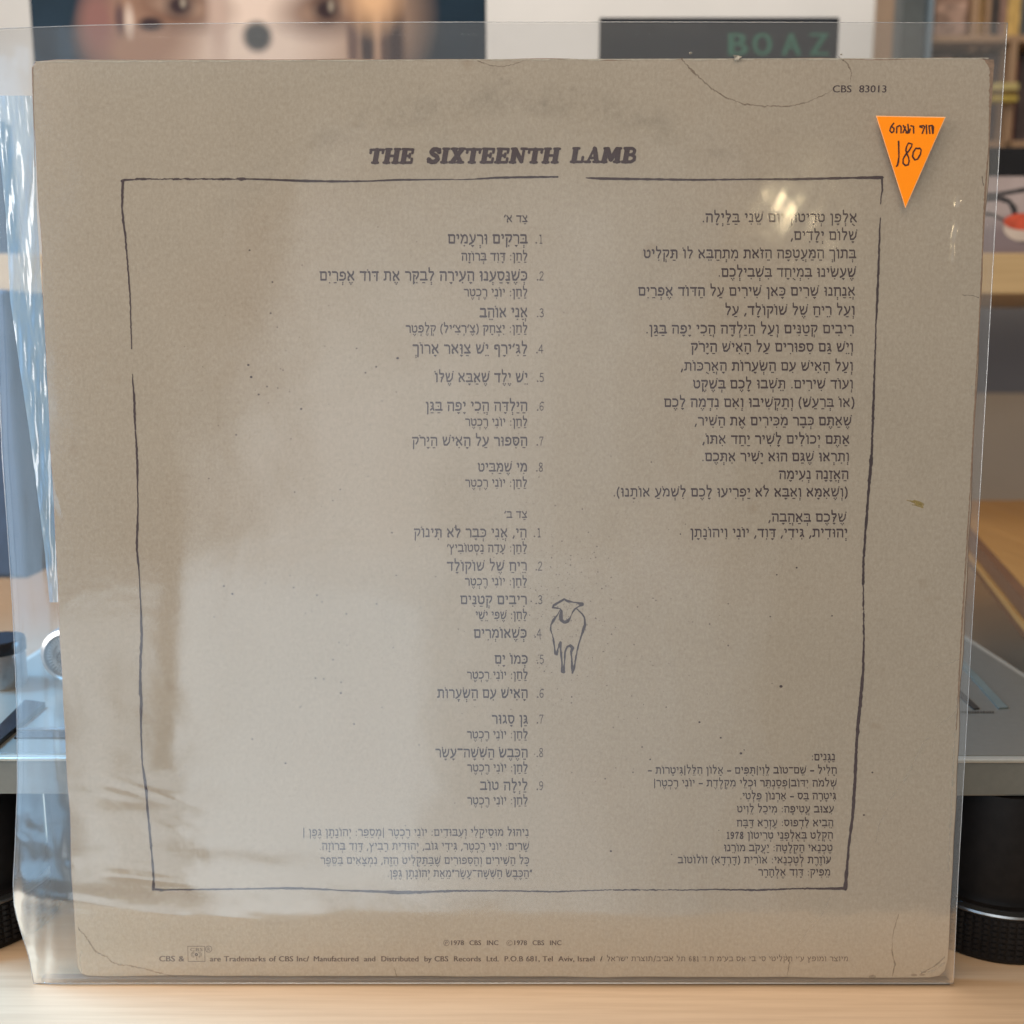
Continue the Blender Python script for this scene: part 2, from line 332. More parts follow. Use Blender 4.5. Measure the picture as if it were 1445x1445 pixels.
# Hebrew letter skeletons, body height 1, swept with an oval pen
HB = {
 'א': (.82, [[(.08, .93), (.70, .07)], [(.66, .96), (.64, .74), (.46, .50)], [(.34, .62), (.14, .38), (.13, .06), (.22, .06)]]),
 'ב': (.78, [[(.08, .91), (.54, .91), (.60, .84), (.60, .10)], [(.04, .09), (.74, .09)]]),
 'ג': (.54, [[(.10, .91), (.30, .91), (.36, .80), (.36, .34), (.46, .06)], [(.36, .32), (.10, .09)]]),
 'ד': (.74, [[(.06, .91), (.68, .91)], [(.55, .88), (.54, .03)]]),
 'ה': (.80, [[(.06, .91), (.60, .91), (.68, .82), (.68, .03)], [(.18, .58), (.16, .03)]]),
 'ו': (.38, [[(.08, .92), (.22, .92), (.25, .82), (.25, .03)]]),
 'ז': (.42, [[(.06, .93), (.36, .88)], [(.23, .88), (.23, .03)]]),
 'ח': (.82, [[(.06, .91), (.62, .91), (.70, .82), (.70, .03)], [(.18, .88), (.16, .03)]]),
 'ט': (.80, [[(.05, .93), (.15, .85), (.13, .30), (.24, .10), (.52, .09), (.68, .26), (.69, .74), (.58, .92), (.42, .84)]]),
 'י': (.36, [[(.08, .92), (.21, .92), (.25, .80), (.21, .56)]]),
 'כ': (.72, [[(.08, .91), (.42, .91), (.60, .72), (.60, .28), (.42, .09), (.06, .09)]]),
 'ך': (.70, [[(.06, .91), (.50, .91), (.57, .82), (.56, -.34)]]),
 'ל': (.68, [[(.11, 1.36), (.12, .92), (.52, .91), (.56, .74), (.34, .30), (.28, .03)]]),
 'מ': (.84, [[(.07, .93), (.22, .74)], [(.28, .70), (.09, .05)], [(.24, .76), (.42, .92), (.60, .88), (.71, .66), (.71, .09), (.48, .09)]]),
 'ם': (.80, [[(.06, .91), (.60, .91), (.68, .84), (.68, .09), (.15, .09), (.15, .88)]]),
 'נ': (.52, [[(.12, .91), (.28, .91), (.37, .80), (.37, .10)], [(.05, .09), (.42, .09)]]),
 'ן': (.38, [[(.08, .92), (.22, .92), (.25, .82), (.24, -.34)]]),
 'ס': (.80, [[(.05, .91), (.56, .91), (.69, .76), (.68, .40), (.52, .13), (.38, .07), (.24, .14), (.13, .44), (.15, .88)]]),
 'ע': (.76, [[(.10, .93), (.20, .80), (.36, .22)], [(.62, .93), (.64, .70), (.50, .30), (.30, .10), (.06, -.05)]]),
 'פ': (.76, [[(.36, .50), (.14, .54), (.14, .88), (.46, .91), (.64, .72), (.64, .28), (.46, .09), (.06, .09)]]),
 'ף': (.72, [[(.34, .52), (.14, .56), (.14, .88), (.48, .91), (.58, .80), (.57, -.34)]]),
 'צ': (.74, [[(.08, .93), (.60, .12)], [(.61, .94), (.60, .74), (.38, .50)], [(.07, .09), (.66, .09)]]),
 'ץ': (.70, [[(.08, .92), (.28, .50)], [(.58, .94), (.54, .70), (.30, .50)], [(.29, .56), (.28, -.34)]]),
 'ק': (.76, [[(.06, .91), (.60, .91), (.66, .82), (.62, .50), (.44, .20)], [(.18, .58), (.16, -.34)]]),
 'ר': (.68, [[(.06, .91), (.44, .91), (.57, .78), (.58, .03)]]),
 'ש': (.94, [[(.08, .93), (.14, .66), (.22, .08), (.52, .08), (.76, .40), (.82, .93)], [(.45, .93), (.44, .66), (.18, .36)]]),
 'ת': (.84, [[(.08, .91), (.58, .91), (.70, .80), (.70, .03)], [(.23, .88), (.22, .14), (.05, .07)]]),
 '.': (.30, [[(.15, .08), (.151, .08)]]), ',': (.30, [[(.18, .12), (.08, -.14)]]),
 ':': (.36, [[(.18, .10), (.181, .10)], [(.18, .66), (.181, .66)]]),
 '׳': (.26, [[(.20, 1.02), (.08, .74)]]), '״': (.40, [[(.16, 1.02), (.10, .76)], [(.32, 1.02), (.26, .76)]]),
 '־': (.66, [[(.08, .93), (.58, .93)]]), '–': (.60, [[(.06, .42), (.54, .42)]]), '|': (.34, [[(.17, 1.15), (.17, -.22)]]),
 '/': (.50, [[(.10, -.15), (.42, 1.15)]]),
 '(': (.40, [[(.28, 1.12), (.14, .80), (.10, .45), (.14, .10), (.28, -.20)]]), ')': (.40, [[(.12, 1.12), (.26, .80), (.30, .45), (.26, .10), (.12, -.20)]]),
 '0': (.62, [[(.31, 1.0), (.14, .80), (.12, .22), (.31, .02), (.50, .22), (.50, .80), (.31, 1.0)]]),
 '1': (.46, [[(.12, .90), (.25, 1.0), (.25, .03)], [(.12, .03), (.38, .03)]]),
 '2': (.62, [[(.12, .80), (.20, .97), (.40, .99), (.50, .80), (.44, .58), (.10, .05), (.52, .05)]]),
 '3': (.60, [[(.12, .86), (.28, 1.0), (.46, .88), (.44, .64), (.26, .54), (.48, .42), (.50, .18), (.32, .02), (.12, .14)]]),
 '4': (.64, [[(.44, .03), (.44, 1.0), (.10, .32), (.58, .32)]]),
 '5': (.60, [[(.48, .98), (.18, .98), (.14, .58), (.34, .64), (.50, .46), (.48, .14), (.28, .02), (.12, .12)]]),
 '6': (.62, [[(.46, .92), (.32, 1.0), (.16, .76), (.12, .32), (.28, .02), (.48, .14), (.50, .42), (.32, .56), (.14, .40)]]),
 '7': (.58, [[(.10, .84), (.14, .97), (.50, .97), (.30, .50), (.24, .03)]]),
 '8': (.62, [[(.31, .54), (.14, .72), (.18, .94), (.31, 1.0), (.46, .92), (.46, .70), (.14, .32), (.14, .12), (.31, .02), (.48, .12), (.50, .32), (.31, .54)]]),
 '9': (.62, [[(.48, .60), (.32, .44), (.14, .56), (.14, .86), (.32, 1.0), (.50, .80), (.48, .34), (.32, .02), (.16, .10)]]),
}
def nikud(ch, wd):
    """marks round the letter: ('dot', x, y) or ('bar', x0, y0, x1, y1)"""
    c = wd/2; b = -.24
    D = lambda x, y: ('d', x, y)
    return {
     '\u05B0': [D(c, b+.02), D(c, b-.18)], '\u05B4': [D(c, b)], '\u05B5': [D(c-.12, b), D(c+.12, b)],
     '\u05B6': [D(c-.12, b+.02), D(c+.12, b+.02), D(c, b-.15)], '\u05B7': [('b', c-.16, b, c+.16, b)],
     '\u05B8': [('b', c-.15, b+.02, c+.15, b+.02), ('b', c, b, c, b-.14)], '\u05B9': [D(.02, 1.16)],
     '\u05BB': [('b', c-.14, b+.06, c+.14, b-.18)], '\u05BC': [D(c-.06, .50)],
     '\u05C1': [D(wd-.06, 1.16)], '\u05C2': [D(.08, 1.16)],
     '\u05B2': [('b', c-.24, b, c-.02, b), D(c+.16, b+.03), D(c+.16, b-.16)],
     '\u05B1': [D(c-.22, b+.02), D(c-.02, b+.02), D(c-.12, b-.15), D(c+.18, b+.02), D(c+.18, b-.16)],
    }.get(ch, [])
def hebrew(ink, s, xr, xl, base, h, V=.155, Hh=.215, marks=True, slant=0.0, dy=0.0):
    """lay the logical-order string from right to left between xr and xl"""
    # keep runs of digits readable left to right
    s = s.translate(str.maketrans('()', ')('))
    out = []; i = 0
    while i < len(s):
        if s[i].isdigit():
            j = i
            while j < len(s) and s[j].isdigit(): j += 1
            out += list(reversed(s[i:j])); i = j
        else: out.append(s[i]); i += 1
    sp_ = .44; gap = .07
    tot = 0
    for ch in out:
        if ch == ' ': tot += sp_
        elif ch in HB: tot += HB[ch][0]+gap
    sx = (xr-xl)/max(tot-gap, .1)
    cur = xr; wd = 0; org = xr
    for ch in out:
        if ch == ' ': cur -= sp_*sx; continue
        if ch in HB:
            wd = HB[ch][0]; cur -= wd*sx; org = cur; cur -= gap*sx
            f = (xr-org)/max(xr-xl, 1)
            jb = base + dy*f + random.uniform(-.15, .15); pen = random.uniform(.93, 1.08)
            for st in HB[ch][1]:
                pts = [(org+(x+slant*y)*sx, jb-y*h) for x, y in st]
                pv, ph = V*h*pen, Hh*h*pen
                for k in range(len(pts)-1):
                    a, b = pts[k], pts[k+1]; dx, dyy = b[0]-a[0], b[1]-a[1]; L = math.hypot(dx, dyy)
                    if L < 1e-6: continue
                    ct, sn = dx/L, dyy/L; wv = math.sqrt((pv*sn)**2+(ph*ct)**2)
                    ink.seg(a, b, wv)
                for p in pts: ink.disc(p[0], p[1], pv/2*.98, ph/2*.98, 8)
                if len(pts) > 1 and abs(pts[0][0]-pts[1][0]) > .05*h and abs(st[0][1]-.91) < .03 and Hh > V*1.2:   # little flag serif at the head
                    ink.poly([(pts[0][0]-.05*h, pts[0][1]-.15*h), (pts[0][0]+.10*h, pts[0][1]-.06*h), (pts[0][0]+.12*h, pts[0][1]+.06*h), (pts[0][0]-.01*h, pts[0][1]+.06*h)])
        elif marks:
            for mk in nikud(ch, wd):
                if mk[0] == 'd': ink.disc(org+mk[1]*sx, jb-mk[2]*h, .088*h, None, 6)
                else:
                    a = (org+mk[1]*sx, jb-mk[2]*h); b = (org+mk[3]*sx, jb-mk[4]*h); ink.seg(a, b, .12*h)

L_BIG, L_SM = 12.7, 10.3
SUB = "לַחַן: יוֹנִי רֶכְטֶר"
tracks = [
 ("צַד א׳", 744.7, 711, 313.5, 9.6), ("בְּרָקִים וּרְעָמִים", 744.5, 632, 343.7, 13), ("לַחַן: דָּוִד בְּרוֹזָה", 744.7, 651, 367.5, 10.6),
 ("כְּשֶׁנָּסַעְנוּ הָעִירָה לְבַקֵּר אֶת דּוֹד אֶפְרַיִם", 744.5, 451, 395.9, 13), (SUB, 744.7, 654.6, 418.2, 10.5),
 ("אֲנִי אוֹהֵב", 744.7, 677, 447.6, 13), ("לַחַן: יִצְחָק (צֶ׳רְצִ׳יל) קְלֶפְּטֶר", 744.7, 572.6, 469.3, 10.4),
 ("לַגִּ׳ירָף יֵשׁ צַוָּאר אָרוֹךְ", 744.7, 582.3, 498.7, 12.7), ("יֵשׁ יֶלֶד שֶׁאַבָּא שֶׁלּוֹ", 744.7, 613.5, 539, 12.5),
 ("הַיַּלְדָּה הֲכִי יָפָה בַּגַּן", 744.5, 600.5, 579.6, 12.5), (SUB, 744.5, 656.5, 601, 10.3),
 ("הַסִּפּוּר עַל הָאִישׁ הַיָּרֹק", 744.5, 581.5, 628.8, 12.3), ("מִי שֶׁמַּבִּיט", 744.2, 674.5, 665.4, 12), (SUB, 744.2, 656.5, 686.9, 10.2),
 ("צַד ב׳", 744, 711.5, 730.9, 9.4), ("הֵי, אֲנִי כְּבָר לֹא תִּינוֹק", 743.5, 584, 757.9, 12), ("לַחַן: עָדָה נַסְטוֹבִיץ׳", 744, 630.5, 778.7, 10.2),
 ("רֵיחַ שֶׁל שׁוֹקוֹלָד", 743.7, 630.5, 805, 12), (SUB, 744, 656, 826, 10.2), ("רִיבִים קְטַנִּים", 743.7, 649.5, 852.5, 12),
 ("לַחַן: שֶׁפִּי יֵשַׁי", 744, 671, 873.3, 10.2), ("כְּשֶׁאוֹמְרִים", 743.5, 668.6, 899.8, 12),
 ("כְּמוֹ יָם", 745, 698, 936.5, 12), (SUB, 745, 659, 957.8, 10), ("הָאִישׁ עִם הַשְּׂעָרוֹת", 745, 617, 984.6, 12),
 ("גַּן סָגוּר", 745, 694, 1021, 12), (SUB, 745, 659, 1041.8, 10), ("הַכֶּבֶשׂ הַשִּׁשָּׁה־עָשָׂר", 745, 614.5, 1068.3, 11.8), (SUB, 745, 659.5, 1088.7, 10),
 ("לַיְלָה טוֹב", 745, 677.5, 1114.7, 11.8), (SUB, 745, 659.5, 1135, 10)]
ink = Ink(PX)
for s, xr, xl, b, h in tracks: hebrew(ink, s, xr, xl, b, h)
for n_, xr, b in (("1", 766, 343.7), ("2", 768, 395.9), ("3", 768, 447.6), ("4", 767, 498.7), ("5", 768, 539), ("6", 768, 579.6), ("7", 767.5, 628.8), ("8", 767, 665.4),
                  ("1", 763.5, 757.9), ("2", 766, 805), ("3", 766, 852.5), ("4", 764.5, 899.8), ("5", 768, 936.5), ("6", 768, 984.6), ("7", 767.5, 1021), ("8", 767.5, 1068.3), ("9", 767.5, 1114.7)):
    w_ = HB[n_][0]*12.5; hebrew(ink, n_, xr, xr-w_, b, 12.3, .075, .11); ink.disc(xr-9.3, b-1, 1.15)
ink.build("track_list_lettering", M_INK, cover)
ink = Ink(PX)
for s, xr, xl, b, h in [
 ("נִיהוּל מוּסִיקָלִי וְעִבּוּדִים: יוֹנִי רֶכְטֶר |מְסַפֵּר: יְהוֹנָתָן גֶּפֶן |", 746.4, 427, 1179.4, 9.4),
 ("שָׁרִים: יוֹנִי רֶכְטֶר, גִּידִי גּוֹב, יְהוּדִית רָבִיץ, דָּוִד בְּרוֹזָה.", 747, 450.5, 1199, 9.4),
 ("כָּל הַשִּׁירִים וְהַסִּפּוּרִים שֶׁבַּתַּקְלִיט הַזֶּה, נִמְצָאִים בַּסֵּפֶר", 747, 452.5, 1219, 9.3),
 ("״הַכֶּבֶשׂ הַשִּׁשָּׁה־עָשָׂר״מֵאֵת יְהוֹנָתָן גֶּפֶן.", 751, 546.5, 1237.2, 9.3)]: hebrew(ink, s, xr, xl, b, h)
ink.build("left_credit_lettering", M_INKTHIN, cover)
ink = Ink(PX)
for s, xr, xl, b in [
 ("אֻלְפָּן טְרִיטוֹן יוֹם שֵׁנִי בַּלַּיְלָה.", 1209.7, 990.5, 313.5), ("שָׁלוֹם יְלָדִים,", 1209.7, 1115.5, 338.6),
 ("בְּתוֹךְ הַמַּעֲטָפָה הַזֹּאת מִתְחַבֵּא לוֹ תַּקְלִיט", 1208, 908, 364.2), ("שֶׁעָשִׂינוּ בִּמְיֻחָד בִּשְׁבִילְכֶם.", 1208, 1013, 390.5),
 ("אֲנַחְנוּ שָׁרִים כָּאן שִׁירִים עַל הַדּוֹד אֶפְרַיִם", 1207, 900.5, 417.2), ("וְעַל רֵיחַ שֶׁל שׁוֹקוֹלָד, עַל", 1206.5, 1023, 444),
 ("רִיבִים קְטַנִּים וְעַל הַיַּלְדָּה הֲכִי יָפָה בַּגַּן.", 1205, 911, 470.4), ("וְיֵשׁ גַּם סִפּוּרִים עַל הָאִישׁ הַיָּרֹק", 1204.3, 975, 496),
 ("וְעַל הָאִישׁ עִם הַשְּׂעָרוֹת הָאֲרֻכּוֹת,", 1204, 960.5, 522.8), ("וְעוֹד שִׁירִים. תֵּשְׁבוּ לָכֶם בְּשֶׁקֶט", 1204, 978, 548),
 ("(אוֹ בְּרַעַשׁ) וְתַקְשִׁיבוּ וְאִם נִדְמֶה לָכֶם", 1206, 937, 574), ("שֶׁאַתֶּם כְּבָר מַכִּירִים אֶת הַשִּׁיר,", 1202, 980, 600),
 ("אַתֶּם יְכוֹלִים לָשִׁיר יַחַד אִתּוֹ,", 1199, 991, 626), ("וְתִרְאוּ שֶׁגַּם הוּא יָשִׁיר אִתְּכֶם.", 1198.5, 990, 650.6),
 ("הַאֲזָנָה נְעִימָה", 1197.5, 1099, 675.6), ("(וְשֶׁאִמָּא וְאַבָּא לֹא יַפְרִיעוּ לָכֶם לִשְׁמֹעַ אוֹתָנוּ).", 1196.5, 865, 700.5),
 ("שֶׁלָּכֶם בְּאַהֲבָה,", 1194.5, 1084, 736), ("יְהוּדִית, גִּידִי, דָּוִד, יוֹנִי וִיהוֹנָתָן", 1196, 974, 757.6)]:
    hebrew(ink, s, xr, xl, b, 12.1 - (b-313)/450*.7)
ink.build("letter_to_children_lettering", M_INK, cover)
ink = Ink(PX)
for s, xr, xl, b in [
 ("נַגָּנִים:", 1178.5, 1144.5, 1072.8), ("חָלִיל – שֵׁם־טוֹב לֵוִי|תֻּפִּים – אַלוֹן הִלֵּל|גִּיטָרוֹת –", 1181, 914, 1091.5),
 ("שְׁלֹמֹה יִדּוֹב|פְּסַנְתֵּר וּכְלֵי מִקְלֶדֶת – יוֹנִי רֶכְטֶר|", 1181, 922, 1109.6), ("גִּיטָרָה בַּס – אַרְנוֹן פַּלְטִי.", 1180, 1044, 1127.8),
 ("עִצּוּב עֲטִיפָה: מִיכַל לֵוִיט", 1177, 1040, 1146.3), ("הֵבִיא לִדְפוּס: עֶזְרָא דַּבָּח", 1176, 1039.5, 1165.8),
 ("הֻקְלַט בְּאֻלְפָּנֵי טְרִיטוֹן 1978", 1175.5, 1025, 1183.3), ("טֶכְנַאי הַקְלָטָה: יַעֲקֹב מוֹרֵנוּ", 1175, 1021.5, 1201),
 ("עוֹזֶרֶת לְטֶכְנַאי: אוֹרִית (דָּרְדָא) זוֹלוֹטוֹב", 1173, 956.5, 1218), ("מֵפִיק: דָּוִד אֶלְהָרָר", 1172, 1070, 1235.4)]:
    hebrew(ink, s, xr, xl, b, 9.0)
ink.build("musician_credit_lettering", M_INK, cover)
ink = Ink(PX)
hebrew(ink, "מיוצר ומופץ ע׳י תקליטי סי בי אס בע׳מ ת ד 681 תל אביב/תוצרת ישראל", 1197, 856, 1356.3, 6.7, .14, .14, False)
ink.build("hebrew_imprint_lettering", M_INK, cover)

# latin lettering set in Blender's own font, laid onto the card
def latin_polys(txt, spacing=1.0, word=1.0):
    cu = bpy.data.curves.new("t", 'FONT'); cu.body = txt; cu.space_character = spacing; cu.space_word = word; cu.resolution_u = 3
    o = bpy.data.objects.new("t", cu); COL.objects.link(o); bpy.context.view_layer.update()
    me = o.evaluated_get(bpy.context.evaluated_depsgraph_get()).to_mesh()
    vs = [v.co.copy() for v in me.vertices]; fs = [tuple(p.vertices) for p in me.polygons]
    bpy.data.objects.remove(o); bpy.data.curves.remove(cu); return vs, fs
def latin(ink, txt, x0, x1, base, cap, spacing=1.05, word=1.3, slant=0.0, embolden=0.0):
    vs, fs = latin_polys(txt, spacing, word)
    a = min(v.x for v in vs); b = max(v.x for v in vs); ch = .73
    for off in ([0] if not embolden else [-embolden, embolden]):
        bb = len(ink.vs)
        for v in vs:
            x = x0+(v.x-a)/(b-a)*(x1-x0)+off; y = base-(v.y/ch)*cap
            ink.vs.append(ink.mp(x+slant*(base-y), y, ink.lift+off*4e-6))
        ink.fs += [tuple(i+bb for i in f) for f in fs]
ink = Ink(PX); latin(ink, "CBS  83013", 1175, 1250.5, 130.4, 10.6, 1.02, 1.1, .04, .26); ink.build("catalogue_number_lettering", M_INK, cover)
ink = Ink(PX)
latin(ink, "1978  CBS  INC", 637, 703, 1333.6, 7.2, 1.05, 1.3, 0, .28); latin(ink, "1978  CBS  INC", 726, 792, 1333.6, 7.2, 1.05, 1.3, 0, .28)
def ring(x, y, r, w_, n=20):
    for i in range(n):
        a, b = 2*math.pi*i/n, 2*math.pi*(i+1)/n
        ink.poly([(x+(r-w_/2)*math.cos(a), y+(r-w_/2)*math.sin(a)), (x+(r+w_/2)*math.cos(a), y+(r+w_/2)*math.sin(a)), (x+(r+w_/2)*math.cos(b), y+(r+w_/2)*math.sin(b)), (x+(r-w_/2)*math.cos(b), y+(r-w_/2)*math.sin(b))])
ring(630, 1330.5, 3.9, .65); latin(ink, "P", 628.4, 631.8, 1333, 4.6); ring(719, 1330.5, 3.9, .5); latin(ink, "C", 717, 721, 1332.8, 4.4)
latin(ink, "CBS &", 224.8, 260, 1356.5, 8.2, 1.02, 1.2, 0, .35)
latin(ink, "are Trademarks of CBS Inc/", 296.5, 436, 1356.5, 7.8, 1.02, 1.2, 0, .32)
latin(ink, "Manufactured  and  Distributed  by CBS  Records  Ltd.  P.O.B 681, Tel  Aviv, Israel  /", 443, 850, 1356.5, 7.8, 1.02, 1.1, 0, .28)
ink.build("imprint_lettering", M_INKTHIN, cover)
ink = Ink(PX)
for a, b in (((265, 1335.2), (288.8, 1335.2)), ((288.8, 1335.2), (289.3, 1356.6)), ((289.3, 1356.6), (265.6, 1356.6)), ((265.6, 1356.6), (265, 1335.2))): ink.line([a, b], .7)
ring(277.2, 1347, 1.5, 1.7, 16)
for sgn in (-1, 1):
    for rr in (5.4, 7.4):
        pts = [(277.2+sgn*rr*math.cos(R(a)), 1347+4.6*rr/7.4*math.sin(R(a))) for a in range(-62, 63, 20)]; ink.line(pts, .55)
ink.line([(277.6, 1350.5), (277.8, 1354)], .6); latin(ink, "CBS", 268.5, 286, 1342, 4.6)
ring(294.6, 1339.2, 4.4, .7); latin(ink, "R", 292.9, 296.6, 1341.6, 4.8)
ink.build("label_emblem", M_INKTHIN, cover)

# heavy slanted display title
TL = {
 'T': (.98, [[(.06, .88), (.92, .88)], [(.49, .85), (.49, .12)], [(.30, .08), (.68, .08)], [(.09, .84), (.09, .68)], [(.89, .84), (.89, .68)]]),
 'H': (1.10, [[(.26, .85), (.26, .12)], [(.84, .85), (.84, .12)], [(.26, .50), (.84, .50)], [(.10, .92), (.44, .92)], [(.68, .92), (1.02, .92)], [(.08, .08), (.44, .08)], [(.66, .08), (1.02, .08)]]),
 'E': (.92, [[(.26, .85), (.26, .12)], [(.10, .92), (.78, .90)], [(.08, .08), (.80, .08)], [(.26, .50), (.62, .50)], [(.77, .86), (.77, .68)], [(.80, .12), (.80, .32)], [(.62, .62), (.62, .40)]]),
 'S': (.86, [[(.72, .72), (.58, .88), (.34, .88), (.22, .72), (.34, .58), (.60, .46), (.70, .28), (.56, .11), (.30, .10), (.14, .26)], [(.74, .90), (.74, .70)], [(.12, .10), (.12, .30)]]),
 'I': (.54, [[(.27, .85), (.27, .12)], [(.10, .92), (.44, .92)], [(.10, .08), (.44, .08)]]),
 'X': (1.0, [[(.24, .88), (.76, .12)], [(.74, .88), (.26, .12)], [(.08, .92), (.42, .92)], [(.58, .92), (.92, .92)], [(.08, .08), (.42, .08)], [(.58, .08), (.94, .08)]]),
 'N': (1.10, [[(.26, .85), (.26, .12)], [(.30, .88), (.80, .14)], [(.84, .88), (.84, .12)], [(.08, .92), (.36, .92)], [(.68, .92), (1.02, .92)], [(.08, .08), (.42, .08)]]),
 'L': (.88, [[(.26, .85), (.26, .12)], [(.10, .92), (.46, .92)], [(.08, .08), (.78, .08)], [(.78, .12), (.78, .38)]]),
 'A': (1.05, [[(.52, .88), (.26, .12)], [(.56, .90), (.80, .12)], [(.34, .32), (.72, .32)], [(.06, .08), (.40, .08)], [(.62, .08), (1.0, .08)]]),
 'M': (1.30, [[(.28, .85), (.22, .12)], [(.34, .88), (.62, .22)], [(.92, .88), (.64, .22)], [(1.0, .85), (1.04, .12)], [(.12, .92), (.36, .92)], [(.92, .92), (1.16, .92)], [(.06, .08), (.38, .08)], [(.86, .08), (1.20, .08)]]),
 'B': (.96, [[(.26, .85), (.26, .12)], [(.10, .92), (.58, .92), (.74, .80), (.72, .62), (.56, .52), (.30, .52)], [(.56, .52), (.80, .40), (.80, .20), (.62, .08), (.08, .08)]]),
}
def title_word(ink, s, x0, x1, base, h, slant=.17):
    tot = sum(TL[c][0] for c in s)-.04; sx = (x1-x0-slant*h*.6)/tot; cur = x0
    for c in s:
        for k, st in enumerate(TL[c][1]):
            pts = [(cur+x*sx+slant*(y*h), base-y*h) for x, y in st]
            vert = len(st) == 2 and abs(st[0][0]-st[1][0]) < .1 and abs(st[0][1]-st[1][1]) > .5
            diag = len(st) == 2 and abs(st[0][0]-st[1][0]) > .15 and abs(st[0][1]-st[1][1]) > .4
            w_ = .33*h if vert else .29*h if (diag or c == 'S' and k == 0) else .17*h
            if c == 'B' and len(st) > 3: w_ = .20*h
            if c == 'N' and k == 2: w_ = .17*h
            if c == 'A' and k == 0: w_ = .15*h
            ink.line(pts, w_)
        cur += TL[c][0]*sx
ink = Ink(PX); ink.lift = .00007
title_word(ink, "THE", 518.5, 584, 231.3, 22.5); title_word(ink, "SIXTEENTH", 601, 789.5, 230.8, 22.6); title_word(ink, "LAMB", 803.5, 899, 230.2, 22.6)
ink.build("title_lettering", M_INK, cover)

# hand-drawn frame
ink = Ink(PX)
rb = lambda pts, w_, **k: ink.ribbon(pts, [q*1.25 for q in w_] if isinstance(w_, list) else w_*1.25, **k)
rb([(172, 255.5), (176, 254), (190, 253.3)], [3.2, 2.6, 1.2], step=2); 
x = 192
while x < 345:
    L = random.uniform(3, 17); rb([(x, 252.8+random.uniform(-.3, .3)), (min(x+L, 346), 252.6+random.uniform(-.3, .3))], random.uniform(1.0, 2.6), step=1.5, jit=.5, wob=.8); x += L+random.uniform(.4, 2.2)
rb([(345, 252.4), (380, 253.4), (430, 255.4), (470, 256), (520, 255.6), (560, 253.8), (640, 253.2)], [1.5, 2, 2.8, 2.4, 1.6, 2.2, 1.2], seed=2)
rb([(641, 253.6), (665, 253), (700, 250.8), (740, 250), (787, 249.6)], [.8, 1.2, 2.4, 2.6, 2.0], seed=3); rb([(827, 251), (850, 252), (980, 253.8), (1060, 253), (1120, 253), (1200, 251), (1245, 250.5)], [1.2, 3, 2.2, 1.6, 2.8, 2.4, 3.4], seed=4)
rb([(1244.5, 251), (1245, 268), (1243.5, 276)], [2.4, 1.8, 1.2]); rb([(1243.3, 277), (1242.5, 288)], [1.6, 1.0])
rb([(1242, 308), (1240.5, 350), (1239.5, 380), (1237.5, 430), (1236, 455), (1235.5, 480), (1234, 520), (1231.8, 590), (1230.5, 625), (1229, 653), (1225, 700), (1222, 740), (1218.5, 790), (1217.7, 824)], [1.2, 2.2, 2.4, 3.0, 1.4, 1.6, 2.0, 2.6, 2.2, 3.6, 2.8, 3.0, 2.4, 3.0], seed=5, wob=.9)
y = 826
while y < 898:
    L = random.uniform(2, 12); xx = 1218+(y-826)/70*.8; rb([(xx, y), (xx+.2, min(y+L, 899))], random.uniform(1.2, 2.4), step=1.5, jit=.5, wob=.8); y += L+random.uniform(.3, 1.6)
rb([(1219, 900), (1218, 945), (1215, 980), (1211, 1020), (1208.7, 1049), (1206, 1110), (1203, 1153), (1198, 1190), (1195, 1225), (1192.8, 1254)], [2, 2.8, 3.4, 3.8, 3.0, 3.6, 3.4, 2.8, 3.8, 4.6], seed=6, wob=.9)
rb([(1193.5, 1253.4), (1160, 1254), (1130, 1253.6), (1070, 1256), (1010, 1255), (960, 1256)], [3.2, 2.2, 1.6, 2.2, 1.6, 1.2], seed=7, wob=.8)
x = 865
while x < 958:
    L = random.uniform(3, 16); rb([(x, 1255.6), (min(x+L, 958), 1255.8)], random.uniform(.8, 1.8), step=1.5, jit=.5, wob=.8); x += L+random.uniform(.6, 3)
rb([(863, 1255.5), (781, 1258.2), (720, 1257), (640, 1257), (590, 1259), (560, 1259.4), (530, 1257.8), (480, 1256.3), (440, 1254), (408, 1253.2), (360, 1254), (311, 1254.7), (232, 1255.5), (216, 1254.5)], [1, 1.8, 1.4, 2.0, 3.0, 3.8, 2.6, 1.6, 2.4, 2.8, 1.8, 2.0, 1.6, 3], seed=8, wob=.7)
ink.disc(228, 1256.6, 2.6, 1.9)
rb([(216.5, 1255), (217, 1239), (213, 1190), (207.6, 1135), (206.5, 1115), (203, 1090), (200.7, 1076), (199, 1030), (199.3, 997), (198, 945), (197.2, 980), (198.5, 930), (200, 895), (198.5, 850), (196.5, 809), (193, 774)], [3.4, 2.6, 2.4, 2.6, 3.2, 2.2, 1.8, 2.0, 3.2, 2.4, 2.4, 2.8, 3.0, 1.6, 1.6, 2.6], seed=9, wob=.8)
rb([(193, 772), (194.8, 715), (194.2, 690), (193.8, 653), (192.8, 630), (191, 608)], [2.8, 1.5, 1.4, 2.6, 2.2, 1.4], seed=10, wob=.8)
rb([(191, 606), (190.2, 590), (189.4, 560), (187.6, 540), (186.8, 528)], [1.4, 2.6, 2.4, 1.4, .9], seed=11, wob=.8)
rb([(185.8, 492), (184.4, 440), (183.4, 415), (180, 370), (176.5, 329), (173.8, 310), (172.3, 294), (172.6, 275), (173.4, 256)], [1.2, 1.4, 1.8, 1.6, 2.0, 2.6, 2.2, 2.6, 3.0], seed=12, wob=.8)
ink.build("drawn_frame", M_INK, cover)

